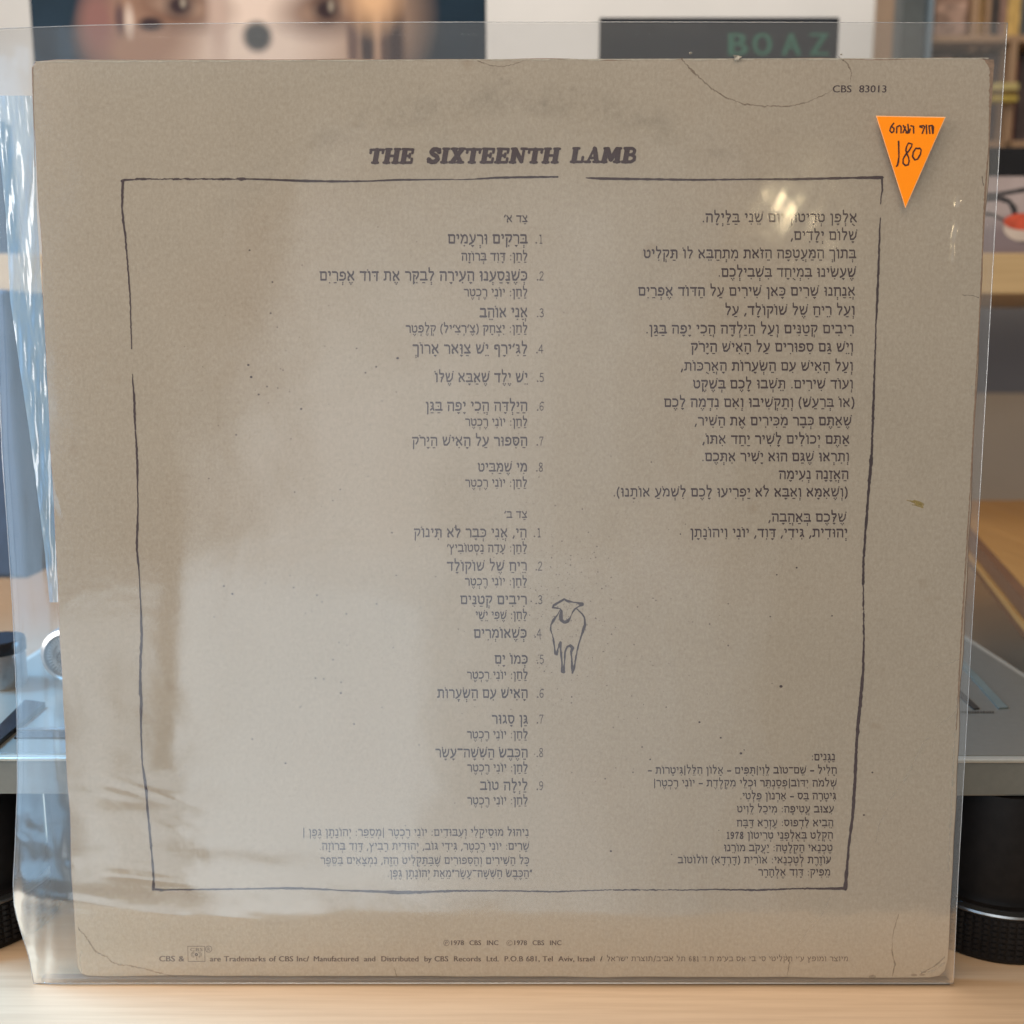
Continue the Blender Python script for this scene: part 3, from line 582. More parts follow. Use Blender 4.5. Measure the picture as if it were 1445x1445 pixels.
# plain outline drawing of a lamb
S = lambda X, Y: (740+X/9.633, 820+Y/9.633)
ink = Ink(PX)
rb([S(385, 358), S(400, 325), S(460, 292), S(540, 245), S(600, 275), S(700, 290), S(785, 315), S(740, 345), S(690, 375), S(655, 420), S(620, 500), S(590, 545), S(540, 560), S(500, 530), S(495, 470), S(505, 400), S(480, 372), S(440, 366), S(385, 358)],
   [2.6, 2.4, 1.4, 2.8, 2.6, 1.8, 3.0, 1.5, 1.5, 1.6, 2.2, 3.2, 2.6, 4.2, 3.6, 2.2, 1.6, 1.8, 2.4], step=1.2, jit=.35, wob=.5)
rb([S(488, 385), S(450, 460), S(395, 530), S(360, 600), S(355, 660), S(385, 740), S(400, 840), S(420, 985), S(440, 995), S(462, 900), S(488, 835), S(495, 960), S(508, 1080), S(515, 1225), S(530, 1230), S(545, 1100), S(552, 960), S(580, 895), S(625, 875), S(655, 910), S(635, 960), S(645, 1100), S(652, 1250), S(680, 1160), S(700, 1030), S(730, 880), S(765, 770), S(795, 680), S(825, 590), S(815, 490), S(770, 430), S(705, 372)],
   [1.4, 1.8, 3.0, 2.2, 2.0, 1.6, 1.8, 2.4, 2.6, 1.8, 3.2, 1.8, 2.0, 3.2, 3.2, 1.6, 1.6, 1.8, 2.4, 3.2, 2.8, 1.8, 3.0, 2.0, 1.8, 1.8, 2.0, 3.0, 2.4, 1.6, 1.5, 1.3], step=1.2, jit=.35, wob=.5)
for _ in range(34):
    X = random.uniform(500, 660); Y = random.uniform(300, 520)
    if abs(X-575) < 110-(Y-300)*.32: ink.disc(*S(X, Y), random.uniform(.25, .6))
ink.build("lamb_drawing", M_INK, cover)

# ink spatter
ink = Ink(PX, .00005)
def inside(x, y): return 190 < x < 1235 and 262 < y < 1248
def specks(n, cx, cy_, sx_, sy_, r0, r1):
    for _ in range(n):
        x = random.gauss(cx, sx_); y = random.gauss(cy_, sy_)
        if not inside(x, y): continue
        r = r0+(r1-r0)*random.random()**3; ink.disc(x, y, r, r*random.uniform(.7, 1.1), 6)
specks(150, 800, 845, 38, 65, .45, 1.1); specks(150, 830, 880, 80, 110, .42, 1.1); specks(60, 400, 540, 80, 80, .4, 1.5)
specks(60, 420, 900, 90, 160, .4, 1.5); specks(70, 560, 700, 140, 190, .45, 1.2); specks(90, 980, 960, 120, 130, .3, 1.3); specks(60, 700, 1000, 60, 120, .3, 1.0)
for x, y, r in ((350.5, 515, 1.7), (354.5, 532, 1.9), (425, 577, 1.7), (561, 505.5, 2.0), (382, 442, 1.4), (481, 978, 1.6), (1102, 968.5, 2.4), (987, 1019, 1.6), (1017, 1041, 1.5), (1045.5, 1063, 2.0), (1124, 801, 1.4), (1096, 811, 1.2), (328, 838, 1.7), (316, 827, 1.4), (403, 1077, 1.5), (356, 1043, 1.3), (1174, 869, 1.2), (862, 1201, 1.6), (470, 931, 1.3), (457, 958, 1.3), (1219, 1150, 1.5), (1231, 1090, 1.4)):
    ink.disc(x, y, r, r*.85)
ink.build("ink_spatter", M_INK, cover, kind='stuff')

# water stains, creases and worn patches
ink = Ink(PX, .00002)
def stroke(name, mat, lift, pts, w_, step, jit, s, wb):
    k = Ink(PX, lift); k.ribbon(pts, w_, step, jit, s, wb); return k.build(name, mat, cover)
rs = lambda pts, w_, s=0, wb=1.6: stroke("stain_line", M_STAIN, .00002, pts, w_, 2.0, .45, s, wb)
rs([(961, 82), (976, 100), (990, 112), (1003, 124), (1025, 138), (1050, 147), (1080, 150), (1113, 150), (1140, 144), (1165, 133), (1176, 126)], [2.6, 2.8, 1.8, 1.6, 1.6, 1.8, 1.6, 1.6, 1.3, 1.1, .6], 1)
rs([(1184, 80), (1196, 90), (1202, 102), (1200, 116)], [2.0, 2.0, 1.4, .8], 2)
rs([(670, 84), (690, 92), (706, 94), (725, 91), (745, 83)], [1.2, 1.4, 1.0, 1.2, 1.0], 3)
rs([(110, 1310), (119, 1319), (128, 1332), (134, 1342), (150, 1350), (158, 1357), (168, 1361), (185, 1363), (205, 1367), (225, 1373), (250, 1378.5)], [2.0, 1.8, 2.2, 2.0, 1.6, 1.8, 2.2, 1.8, 1.6, 1.4, 1.0], 4)
CUR = ["pale_crease", M_CREASE]
rs2 = lambda pts, w_, s=0: stroke(CUR[0], CUR[1], .00003, pts, w_, 1.6, .5, s, .9)
rs2([(1311, 1040), (1304, 1046), (1290, 1075), (1278, 1098), (1262, 1120), (1256, 1128)], [1.0, 1.4, 1.2, 1.6, 1.2, .7], 1); rs2([(1252, 1140), (1240, 1165), (1236, 1190)], [1.2, 1.0, .6], 2)
rs2([(1172, 1265), (1160, 1290), (1135, 1320), (1118, 1345)], [.6, 1.0, .8, .5], 3); rs2([(1320, 941), (1345, 934), (1353, 931)], [.8, 1.3, 1.4], 4); rs2([(1322, 1025), (1340, 1012), (1349, 1004)], [1, 1.4, 1.6], 5)
rs2([(1351, 985), (1346, 1065), (1341, 1165), (1338, 1230)], [2.0, 3.2, 2.4, 1.2], 6); rs2([(1388, 270), (1386, 282)], [2, 1.6], 7); rs2([(1371, 544), (1373, 558)], [2.8, 1.6], 8)
rs2([(1297, 1370), (1312, 1372), (1325, 1366), (1332, 1358)], [2.0, 4, 5, 3.0], 9); rs2([(1302, 1372), (1325, 1360), (1333, 1350)], [1, 1.6, 1], 10)
rs2([(116, 1340), (112, 1352), (115, 1370)], [.8, 1.8, 1.6], 11)
CUR = ["dark_crease", M_CREASED]
rs2([(1268, 1290), (1262, 1310), (1259, 1325), (1259, 1345), (1263, 1360), (1259, 1377)], [.7, 1.2, 1.4, 1.3, 1.6, 1.2], 1); rs2([(1108, 1345), (1114, 1358), (1111, 1376)], [.5, 1.1, .9], 2)
rs2([(1358, 416), (1372, 417), (1381, 420)], [.6, 1.1, 1.5], 3); rs2([(1299, 1374), (1318, 1364), (1333, 1351)], [1.6, 1.6, 1.2], 4); rs2([(556, 1365), (560, 1378)], [.5, .9], 5)
rs2([(1386, 249), (1388, 262)], [1, 1.6], 7)
for x, y, rx, ry in ((1231, 1378.5, 5, 3.2), (1290, 1375.8, 4.5, 2.0), (1301, 1375.5, 4, 1.6)):
    ink = Ink(PX, .00003); ink.disc(x, y, rx, ry, 12); ink.build('edge_nick', M_CREASED, cover)
CUR = ['yellow_fleck', M_YELLOW]
rs2([(1280, 706), (1291, 708), (1301, 712)], [1.4, 4.5, 6.0], 1); rs2([(1287, 712), (1302, 716)], [2, 2.5], 2)
ink = Ink(PX, .000035)
def strip(pts): # worn edge band: pairs (outer, inner)
    for i in range(len(pts)-1):
        (ax, ay, aw), (bx, by, bw) = pts[i], pts[i+1]; n = max(1, int((by-ay)/3))
        for k in range(n):
            f, g = k/n, (k+1)/n
            j0 = 1+.35*noise.noise(Vector((ay+(by-ay)*f, 1, 0))*.23)*1.6; j1 = 1+.35*noise.noise(Vector((ay+(by-ay)*g, 1, 0))*.23)*1.6
            x0, y0, w0 = ax+(bx-ax)*f, ay+(by-ay)*f, (aw+(bw-aw)*f)*j0; x1, y1, w1 = ax+(bx-ax)*g, ay+(by-ay)*g, (aw+(bw-aw)*g)*j1
            ink.poly([(x0-w0, y0), (x0, y0), (x1, y1), (x1-w1, y1)])
strip([(1402, 84, 12), (1403, 92, 9), (1402, 100, 6), (1400.5, 125, 5), (1398, 165, 2.6), (1396, 205, 1.4), (1393, 250, 2.2), (1391, 285, 3.0), (1387, 360, 1.6), (1381, 480, 1.4), (1375, 600, 2), (1370, 690, 1.6), (1360, 860, 2.4), (1350, 1030, 1.2)])
ink.build('worn_edge', M_WORN, cover); ink = Ink(PX, .000035)
strip([(45.2, 95, -2.0), (46.5, 140, -1.0), (49, 235, -.8)])
ink.build("worn_edge", M_WORN, cover)
ink = Ink(PX, .00004)
def hstrip(x0, x1, y0, y1, w_):
    n = int((x1-x0)/4)
    for k in range(n):
        f, g = k/n, (k+1)/n; a = w_*(1+.9*noise.noise(Vector((k*.31, 2, w_)))); b = w_*(1+.9*noise.noise(Vector(((k+1)*.31, 2, w_))))
        ya, yb = y0+(y1-y0)*f, y0+(y1-y0)*g
        ink.poly([(x0+(x1-x0)*f, ya), (x0+(x1-x0)*g, yb), (x0+(x1-x0)*g, yb+b), (x0+(x1-x0)*f, ya+a)])
hstrip(50, 720, 86.6, 83.6, 1.4); ink.build('worn_edge', M_PALEWORN, cover); ink = Ink(PX, .00004)
hstrip(720, 1395, 83.6, 81.6, 1.5)
ink.build("worn_edge", M_PALEWORN, cover)
# torn flakes of card on the top edge
def flake(x, y, s, ang):
    v = []; c0 = cl(x, y, .0003)
    for k, (a, r) in enumerate(((0, 1), (1.1, .6), (2.2, 1.1), (3.3, .5), (4.6, .9), (5.4, .5))):
        v.append(c0+Vector((math.cos(a+ang)*r*s, -.0004*(k % 3), math.sin(a+ang)*r*s*.6)))
    link("torn_flake", mesh("torn_flake", v, [tuple(range(6))]), M_PALEWORN, cover)
flake(1040, 82, .0017, .3); flake(1037, 86, .001, 1.3); flake(974, 76, .0008, 2); flake(1186, 78, .0006, 2)

# ---------------------------------------------------------------- clear sleeve round the cover
sleeve = empty("plastic_sleeve", (0, 0, 0), (-TH, 0, 0), label="clear wrinkled plastic sleeve holding the tan record cover, taller than it", category="plastic sleeve")
def sl(px, py, lift):
    d = ray(px, py); o = CAM - N*lift; t = -(o.dot(N))/d.dot(N); p = o+d*t
    return Vector((p.x, -lift, p.dot(U)))
FL = .0022
LE = [(-22, 42), (-16, 140), (-9, 300), (-3, 480), (0, 560), (3, 640), (10, 740), (18, 860), (24, 1000), (24.5, 1110), (21, 1200), (18.5, 1245), (19.5, 1275), (25, 1300), (33, 1325), (41, 1350), (47.5, 1387)]
RE = [(1421.5, 32.5), (1411, 200), (1396, 470), (1384, 680), (1372, 880), (1361, 1080), (1352, 1240), (1345.5, 1387.5)]
TE = [(-22, 44), (0, 40.5), (130, 35.5), (250, 33.5), (400, 32.2), (600, 31.2), (900, 31), (1100, 31.5), (1421.5, 32.5)]
def itp(tab, t, k):
    o = 1-k
    for i in range(len(tab)-1):
        if t <= tab[i+1][o] or i == len(tab)-2:
            f = (t-tab[i][o])/(tab[i+1][o]-tab[i][o]); f = min(max(f, 0), 1); return tab[i][k]+(tab[i+1][k]-tab[i][k])*f
def gauss(x, m, s): return math.exp(-((x-m)/s)**2)
RIDGES = [(112, 1110, 205, 1128, .00060, 6), (150, 1099, 310, 1147, .00060, 6), (240, 1156, 285, 1163, .0004, 5), (205, 1160, 270, 1182, .0007, 11), (150, 1206, 250, 1216, .0007, 10),
 (130, 1231, 275, 1246, .0006, 6), (215, 1224, 262, 1229, .0004, 5), (190, 1286, 275, 1295, .0005, 6), (280, 1292, 380, 1302, .0004, 6), (60, 1262, 190, 1285, .0004, 7), (92, 1216, 112, 1220, .0005, 5),
 (1362, 268, 1354, 298, .0026, 6), (1357, 308, 1349, 345, .0026, 6), (1350, 340, 1347, 385, .002, 5), (75, 668, 86, 720, .0005, 6), (84, 700, 92, 735, .0004, 6), (26, 1096, 110, 1106, .0003, 8), (22, 1258, 108, 1277, .0003, 8), (62, 1140, 82, 1250, .0002, 7)]
def film_wave(px, py):
    v = Vector((px*.0052, py*.0040, 3.1)); d = .00034*noise.noise(v)+.00014*noise.noise(v*2.3+Vector((4, 0, 0)))
    # pulled wrinkles low on the left, running nearly level and falling to the right
    for ax, ay, bx, by, am, sg in RIDGES:
        if min(ax, bx)-30 < px < max(ax, bx)+30 and min(ay, by)-30 < py < max(ay, by)+30:
            L2 = (bx-ax)**2+(by-ay)**2; f = ((px-ax)*(bx-ax)+(py-ay)*(by-ay))/L2; g = min(max(f, 0), 1)
            dd = math.hypot(px-ax-(bx-ax)*g, py-ay-(by-ay)*g); d += .16*am*math.exp(-(dd/sg)**2)*math.sin(math.pi*min(max(f, 0.02), .98))**.6
    m = gauss(px, 190, 200)*gauss(py, 1190, 130)
    t = py-(px-120)*.10+14*noise.noise(Vector((px*.006, py*.006, 8)))
    d += .00010*m*(math.sin(t/15.0)+.6*math.sin(t/8.3+1.2+px*.012))*.8
    # soft fold along the left third
    d += .00018*gauss(px, 255, 45)*gauss(py, 900, 330)
    # vertical ripples beside the right edge and by the lit spot
    d += .00010*gauss(px, 1365-(py*.02), 24)*math.sin(py/34.0)
    d += .000012*gauss(px, 1118, 60)*gauss(py, 300, 60)*math.sin(px/6.0+py/11.0)
    return d
def bottom_pull(py): # the film bends in under the card near the table
    return 0 if py < 1292 else -((py-1292)/95)**2*.00005
NX, NY = 430, 430
vs, fs = [], []
for j in range(NY+1):
    fy = j/NY
    for i in range(NX+1):
        fx = i/NX
        y0 = itp(TE, -22+fx*1443, 1); py = y0+(1387.5-y0)*fy
        xl, xr = itp(LE, py, 0), itp(RE, py, 0); px = xl+(xr-xl)*fx
        cardl = 44+(py-85)*.0515; cardr = 1404-(py-85)*.0527
        lf = FL+film_wave(px, py)+bottom_pull(py)
        if px < cardl: k = (cardl-px)/48; lf -= .0004*k*k; lf += .00008*noise.noise(Vector((px*.07, py*.012, 1)))*min(1, k*2)
        if px > cardr: k = (px-cardr)/16; lf -= .0003*min(k, 1.4)**2
        if py < 82: k = (82-py)/50; lf -= .0002*k*k; lf += .00004*noise.noise(Vector((px*.02, py*.05, 6)))*k
        p = sl(px, py, lf); vs.append(p)
for j in range(NY):
    for i in range(NX): a = j*(NX+1)+i; fs.append((a, a+1, a+NX+2, a+NX+1))
front = link("front_film", mesh("front_film", vs, fs, True), M_FILM, sleeve)
edgeL = [vs[j*(NX+1)] for j in range(0, NY+1, 5)]; edgeR = [vs[j*(NX+1)+NX] for j in range(0, NY+1, 5)]
edgeT = vs[0:NX+1:5]; edgeB = vs[NY*(NX+1):(NY+1)*(NX+1):5]
BACKD = -.0040
vsb, fsb = [], []
for j in range(41):
    for i in range(41):
        fy, fx = j/40, i/40; y0 = itp(TE, -22+fx*1443, 1); py = y0+(1387-y0)*fy; xl, xr = itp(LE, py, 0)+2, itp(RE, py, 0)-1; px = xl+(xr-xl)*fx
        e = min(fx, 1-fx)*40; k = max(0, 1-e/1.6)
        vsb.append(sl(px, py+(2 if j == 0 else 0), BACKD*(1-k)+k*(-.0018)+.0006*noise.noise(Vector((px*.01, py*.008, 9)))*(1-k)))
for j in range(40):
    for i in range(40): a = j*41+i; fsb.append((a, a+41, a+42, a+1))
link("back_film", mesh("back_film", vsb, fsb, True), M_FILMB, sleeve)
for pts, r in ((edgeL, .00016), (edgeR, .00014), (edgeT, .00013), (edgeB, .00022)):
    v, f = tube([Vector(p) for p in pts], r, 6); link("welded_edge", mesh("welded_edge", v, f, True), M_SEAM, sleeve)
M_SHADE_STRIP = plain("dark_shade_strip", (.11, .105, .10), .35)  # dark strip added at the sleeve bottom for the shade under the card
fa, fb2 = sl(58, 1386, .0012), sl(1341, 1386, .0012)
link("bottom_shade_strip", box("bottom_shade_strip", fa.x, fb2.x, -.0010, .0020, .0003, .0019, .0002), M_SHADE_STRIP, sleeve)
# the long crumpled flap of film folded behind the left side
FLP = [(-14, 42, 135), (-5, 44, 175), (8, 46, 300), (14, 54, 420), (28, 62, 520), (40, 67, 600), (52, 72, 690), (62, 77, 770), (70, 80, 850)]
vs, fs = [], []; n1, n2 = 90, 26
for j in range(n1+1):
    py = 135+715*j/n1
    for k in range(len(FLP)-1):
        if FLP[k][2] <= py <= FLP[k+1][2]: break
    f = (py-FLP[k][2])/(FLP[k+1][2]-FLP[k][2]); a = FLP[k][0]+(FLP[k+1][0]-FLP[k][0])*f; b = FLP[k][1]+(FLP[k+1][1]-FLP[k][1])*f+6
    for i in range(n2+1):
        px = a+(b-a)*i/n2
        vs.append(sl(px, py, -.0016+.0009*noise.noise(Vector((px*.10, py*.012, 2)))+.0006*noise.noise(Vector((px*.3, py*.05, 7)))))
for j in range(n1):
    for i in range(n2): a = j*(n2+1)+i; fs.append((a, a+1, a+n2+2, a+n2+1))
link("crumpled_flap", mesh("crumpled_flap", vs, fs, True), M_FLAP, sleeve, label="crumpled milky flap of film")

# ---------------------------------------------------------------- price sticker on the film
M_ORANGE = plain("fluorescent_orange_paper", (1.0, .27, .0), .55, 0, .02, 300, .3)
M_STEDGE = plain("pale_sticker_edge", (1.0, .50, .22), .6)
M_PEN = plain("dark_marker_ink", (.055, .012, .008), .5, 0, .1)
st = empty("price_sticker", (0, 0, 0), (-TH, 0, 0), label="orange triangular price sticker marked 180 near the upper right corner of the sleeve", category="sticker")
tri = [(1236, 163.2), (1334.5, 165), (1277.6, 294)]
SLF = FL+.0004
def tri_mesh(name, grow, l0, l1):
    c = (sum(p[0] for p in tri)/3, sum(p[1] for p in tri)/3); pts = [(c[0]+(p[0]-c[0])*grow, c[1]+(p[1]-c[1])*grow) for p in tri]
    v = [sl(*p, l1) for p in pts]+[sl(*p, l0) for p in pts]; return mesh(name, v, [(0, 1, 2), (5, 4, 3), (0, 3, 4, 1), (1, 4, 5, 2), (2, 5, 3, 0)])
link("sticker_edge", tri_mesh("sticker_edge", 1.0, SLF-.0001, SLF), M_STEDGE, st); link("paper", tri_mesh("paper", .972, SLF, SLF+.00004), M_ORANGE, st)
SP = lambda x, y, l: sl(x, y, SLF+.00004+l)
Z = lambda X, Y: (1220+X/9.031, 150+Y/9.031)
ink = Ink(SP, .00003)
for st_ in ([(860, 262), (868, 345)], [(822, 262), (832, 345)], [(818, 250), (862, 244), (878, 262), (872, 345)], [(787, 240), (792, 348)], [(704, 252), (752, 246), (766, 262), (752, 300), (735, 345)], [(704, 262), (735, 272)],
            [(590, 248), (624, 256), (626, 340)], [(582, 290), (565, 340)], [(552, 230), (560, 300), (548, 340), (528, 338)], [(494, 244), (542, 340)], [(520, 262), (490, 335)],
            [(420, 258), (448, 244), (466, 262), (464, 338)], [(412, 262), (408, 338)], [(372, 216), (336, 260), (322, 310), (345, 336), (372, 320), (376, 280), (350, 262)]):
    ink.line([Z(*p) for p in st_], 2.15)
ink.build("shop_name_lettering", M_PEN, st)
ink = Ink(SP, .00003)
for st_ in ([(434, 446), (436, 540), (438, 640), (430, 710), (420, 750), (406, 764)],
            [(604, 480), (560, 468), (536, 510), (526, 560), (540, 606), (560, 650), (568, 700), (556, 745), (520, 754), (490, 725), (492, 670), (520, 620), (570, 560), (600, 510), (604, 480)],
            [(690, 540), (655, 532), (622, 580), (612, 640), (640, 682), (676, 672), (712, 610), (722, 555), (700, 532), (672, 540)]):
    ink.ribbon([Z(*p) for p in st_], 2.2, 1.5, .2, 0, .1)
ink.build("price_lettering", M_PEN, st)

# ---------------------------------------------------------------- turntable just behind the cover
PF = .0165
zt = on_y(1440, 1071, PF).z; zb = on_y(1440, 1124, PF).z
tt = empty("turntable", (0, PF, 0), label="grey metal turntable on black ribbed feet behind the record cover", category="turntable")
def inpar(o, par): o.matrix_parent_inverse = par.matrix_world.inverted() if False else Matrix.Translation(-Vector(par.location)); return o
def tpart(name, me, mat, par=tt, **k): o = link(name, me, mat, par, **k); 
tp = lambda name, me, mat, **k: inpar(link(name, me, mat, tt, **k), tt)
PW = .235
tp("plinth", box("plinth", -PW, PW, PF, PF+.36, zb, zt-.0012, .0008), M_PLINTH)
tp("top_plate", box("top_plate", -PW-.0008, PW+.0008, PF-.0008, PF+.361, zt-.0014, zt, .0005), M_PEDGE)
tp("deck", box("deck", -PW+.003, PW-.003, PF+.0025, PF+.357, zt-.0004, zt+.0004, .0002), M_PLINTH)
tp("rubber_base", box("rubber_base", -.181, .158, PF+.014, PF+.33, .012, zb-.0006, .004), M_BLACK)
FR = .032; zring = .0195
def foot_mesh():
    pr = [(0.0, 0.0), (FR-.0014, 0.0), (FR-.0006, .0012), (FR-.0006, .0022)]
    zz = .0024; n = 7; st = (zring-.0012-zz)/n
    for k in range(n):
        pr += [(FR, zz), (FR, zz+st*.60), (FR-.0006, zz+st*.70), (FR-.0006, zz+st*.95)]; zz += st
    pr += [(FR-.0020, zring-.0006)]
    me = lathe("ribbed_ring", pr, 192, 'Z', False)
    bm = bmesh.new(); bm.from_mesh(me)
    for v in bm.verts:
        r = math.hypot(v.co.x, v.co.y)
        if r > FR-.0003:
            k = int(round((math.atan2(v.co.y, v.co.x) % (2*math.pi))/(2*math.pi)*192)) % 3
            if k == 0: q = (FR-.0006)/r; v.co.x *= q; v.co.y *= q
    bm.to_mesh(me); bm.free(); return me
fm = foot_mesh()
fbody = lathe("foot", [(0, zring+.0006), (FR-.003, zring+.0006), (FR-.0030, zring+.0010), (FR-.0055, zring+.0012), (FR-.0060, zring+.0030), (FR-.0050, zring+.0060), (FR-.0050, zb-.0006), (0, zb-.0006)], 128)
frim = lathe("silver_ring", [(FR-.003, zring-.0010), (FR-.0002, zring-.0010), (FR+.0002, zring-.0004), (FR, zring+.0004), (FR-.003, zring+.0006)], 128)
for xc, FYC in ((.190, .0420), (-.2160, .0428)):
    fo = inpar(link("foot", fbody, None if fbody.materials else M_BLACK, tt), tt); fo.location = (xc, FYC, 0)
    r_ = link("silver_ring", frim, None if frim.materials else M_STEEL, fo); g_ = link("ribbed_ring", fm, None if fm.materials else M_BLACK, fo)
def inlay(name, quad, h, mat, **k):
    b = [on_z(x, y, zt+.0004) for x, y in quad]; vs = [p for p in b]+[p+Vector((0, 0, h)) for p in b]
    return tp(name, mesh(name, vs, [(4, 5, 6, 7), (0, 1, 5, 4), (1, 2, 6, 5), (2, 3, 7, 6), (3, 0, 4, 7)]), mat, **k)
inlay("slot", [(1345, 928), (1352, 925), (1423, 1000), (1409, 1001)], .0006, M_SLOT)
inlay("slot", [(1340, 972), (1349, 970), (1382, 1001), (1374, 1002)], .0006, M_DARKSLOT)
inlay("slider_bar", [(-30, 1060), (-30, 1078), (64, 998), (36, 994)], .0022, M_BLACKGLOSS)
inlay("slot", [(20, 1043), (112, 1043), (112, 1034), (27, 1034)], .0008, M_DARKSLOT)
inlay("slider_trim", [(24, 1034), (112, 1034), (112, 1031), (27, 1031)], .0012, M_STEEL)
# small printed marks beside the slots (too small in the photograph to read)
v_, f_ = [], []
for (x0, x1, yy) in ((1355, 1403, 1006), (46, 62, 1030)):
    x = x0
    while x < x1:
        wd_ = random.uniform(1.5, 3.2); b = len(v_)
        for q in ((x, yy), (x+wd_, yy), (x+wd_, yy-2.6), (x, yy-2.6)): v_.append(on_z(*q, zt+.0007))
        f_.append((b, b+1, b+2, b+3)); x += wd_+random.uniform(.8, 2.0)
    tp("printed_marks", mesh("printed_marks", v_, f_), M_DARKSLOT); v_, f_ = [], []
# knob at the left end
kp = on_z(-16, 978, zt)
ks = (kp.y-CAM.y)/F
kr = 37*ks
kn = inpar(link("speed_knob", lathe("speed_knob", [(0, 0), (kr, 0), (kr, 52*ks), (kr*.99, 53*ks), (0, 53*ks)], 64), M_STEEL, tt), tt); kn.location = (kp.x, kp.y+kr, zt)
link("knob_cap", lathe("knob_cap", [(0, 53*ks), (kr*1.02, 53*ks), (kr*1.04, 54*ks), (kr*1.04, 70*ks), (kr*1.0, 73*ks), (0, 74*ks)], 64), M_BLACKGLOSS, kn)
# tonearm counterweight: round ribbed chrome end facing out
cp_ = on_z(98, 972, zt); s_ = (cp_.y-CAM.y)/F; rr = 41*s_
cw = inpar(link("counterweight", lathe("counterweight", [(0, .02), (rr*.96, .02), (rr, .018), (rr, .003), (rr*.95, 0), (rr*.80, -.001), (rr*.72, .001), (rr*.70, .003), (0, .003)], 72, 'Y'), M_STEEL, tt), tt)
cw.location = (cp_.x, cp_.y, zt+rr+.003)
bm = bmesh.new()
for k in range(36):
    a = 2*math.pi*k/36; m = Matrix.Rotation(-a, 4, 'Y') @ Matrix.Translation((rr*.60, .001, 0)) @ Matrix.Diagonal((rr*.20, .003, rr*.035, 1)); bmesh.ops.create_cube(bm, size=1, matrix=m)
me = bpy.data.meshes.new("knurling"); bm.to_mesh(me); bm.free(); link("knurling", me, M_STEEL, cw, kind='stuff')
link("weight_hub", lathe("weight_hub", [(0, -.003), (rr*.28, -.003), (rr*.3, 0), (rr*.3, .004)], 32, 'Y'), M_BLACKGLOSS, cw)
tp("weight_post", box("weight_post", cp_.x-.004, cp_.x+.004, cp_.y+.004, cp_.y+.014, zt, zt+.006, .001), M_STEEL)

# ---------------------------------------------------------------- wooden box on the right of the turntable
zw = zt+.024
bx_ = empty("wooden_box", tuple(on_z(1445, 868, zw)), label="orange pine box with a dark edge on the right of the turntable", category="wooden box")
def prism(name, pts, z0, z1, mat):
    n = len(pts); vs = [(p.x, p.y, z0) for p in pts]+[(p.x, p.y, z1) for p in pts]; fs = [tuple(reversed(range(n))), tuple(range(n, 2*n))]+[(i, (i+1) % n, n+(i+1) % n, n+i) for i in range(n)]
    return inpar(link(name, mesh(name, vs, fs), mat, bx_), bx_)
def grow(q, k):
    return q
A, B = on_z(1505, 943, zw), on_z(1313, 705, zw); dirn = (B-A).normalized(); right = Vector((dirn.y, -dirn.x, 0)); 
def quadp(off, far=.34): 
    a, b = A+right*off, B+right*off; return [a, a+right*(far-off), Vector((b.x+far-off, b.y, 0)), b]
prism("lid", quadp(.012), zw-.006, zw, M_CRATE); prism("dark_edging", quadp(.0065), zw-.0095, zw-.0005, M_RAIL); prism("pale_edging", quadp(.0048), zw-.013, zw-.0098, M_CRATE); prism("side", quadp(.010), zt+.0006, zw-.012, M_RAIL)

# ---------------------------------------------------------------- shelf above, with its things
SY = .42
z_t = on_y(1430, 357, SY).z; z_b = on_y(1430, 415, SY).z
sh = empty("wall_shelf", (0, SY, z_b), label="pale birch shelf board running behind and above the turntable", category="shelf")
inpar(link("board", box("board", -1.0, 1.0, SY, SY+.26, z_b, z_t, .0015), M_SHELF, sh), sh)
zg0 = on_y(1430, 555, SY+.30).z; zw0 = on_y(1430, 404, SY+.30).z
inpar(link("back_panel", box("back_panel", -1.0, 1.0, SY+.30, SY+.31, zg0, z_b+.02, .001), M_GREYWALL, sh), sh)
for x_ in (-.95, .93): inpar(link("bracket", box("bracket", x_, x_+.03, SY+.02, SY+.30, -.0, z_b-.0005, .001), M_SHELF, sh), sh)
pb = link("cream_board", box("cream_board", .10, .9, .86, .87, .0, zg0+.12, .001), plain("cream_paint", (.50, .44, .37), .8, 0, .04, 8), label="pale board standing upright behind the turntable below the shelf on the right", category="board")

def standing_y(px, py, size): return None
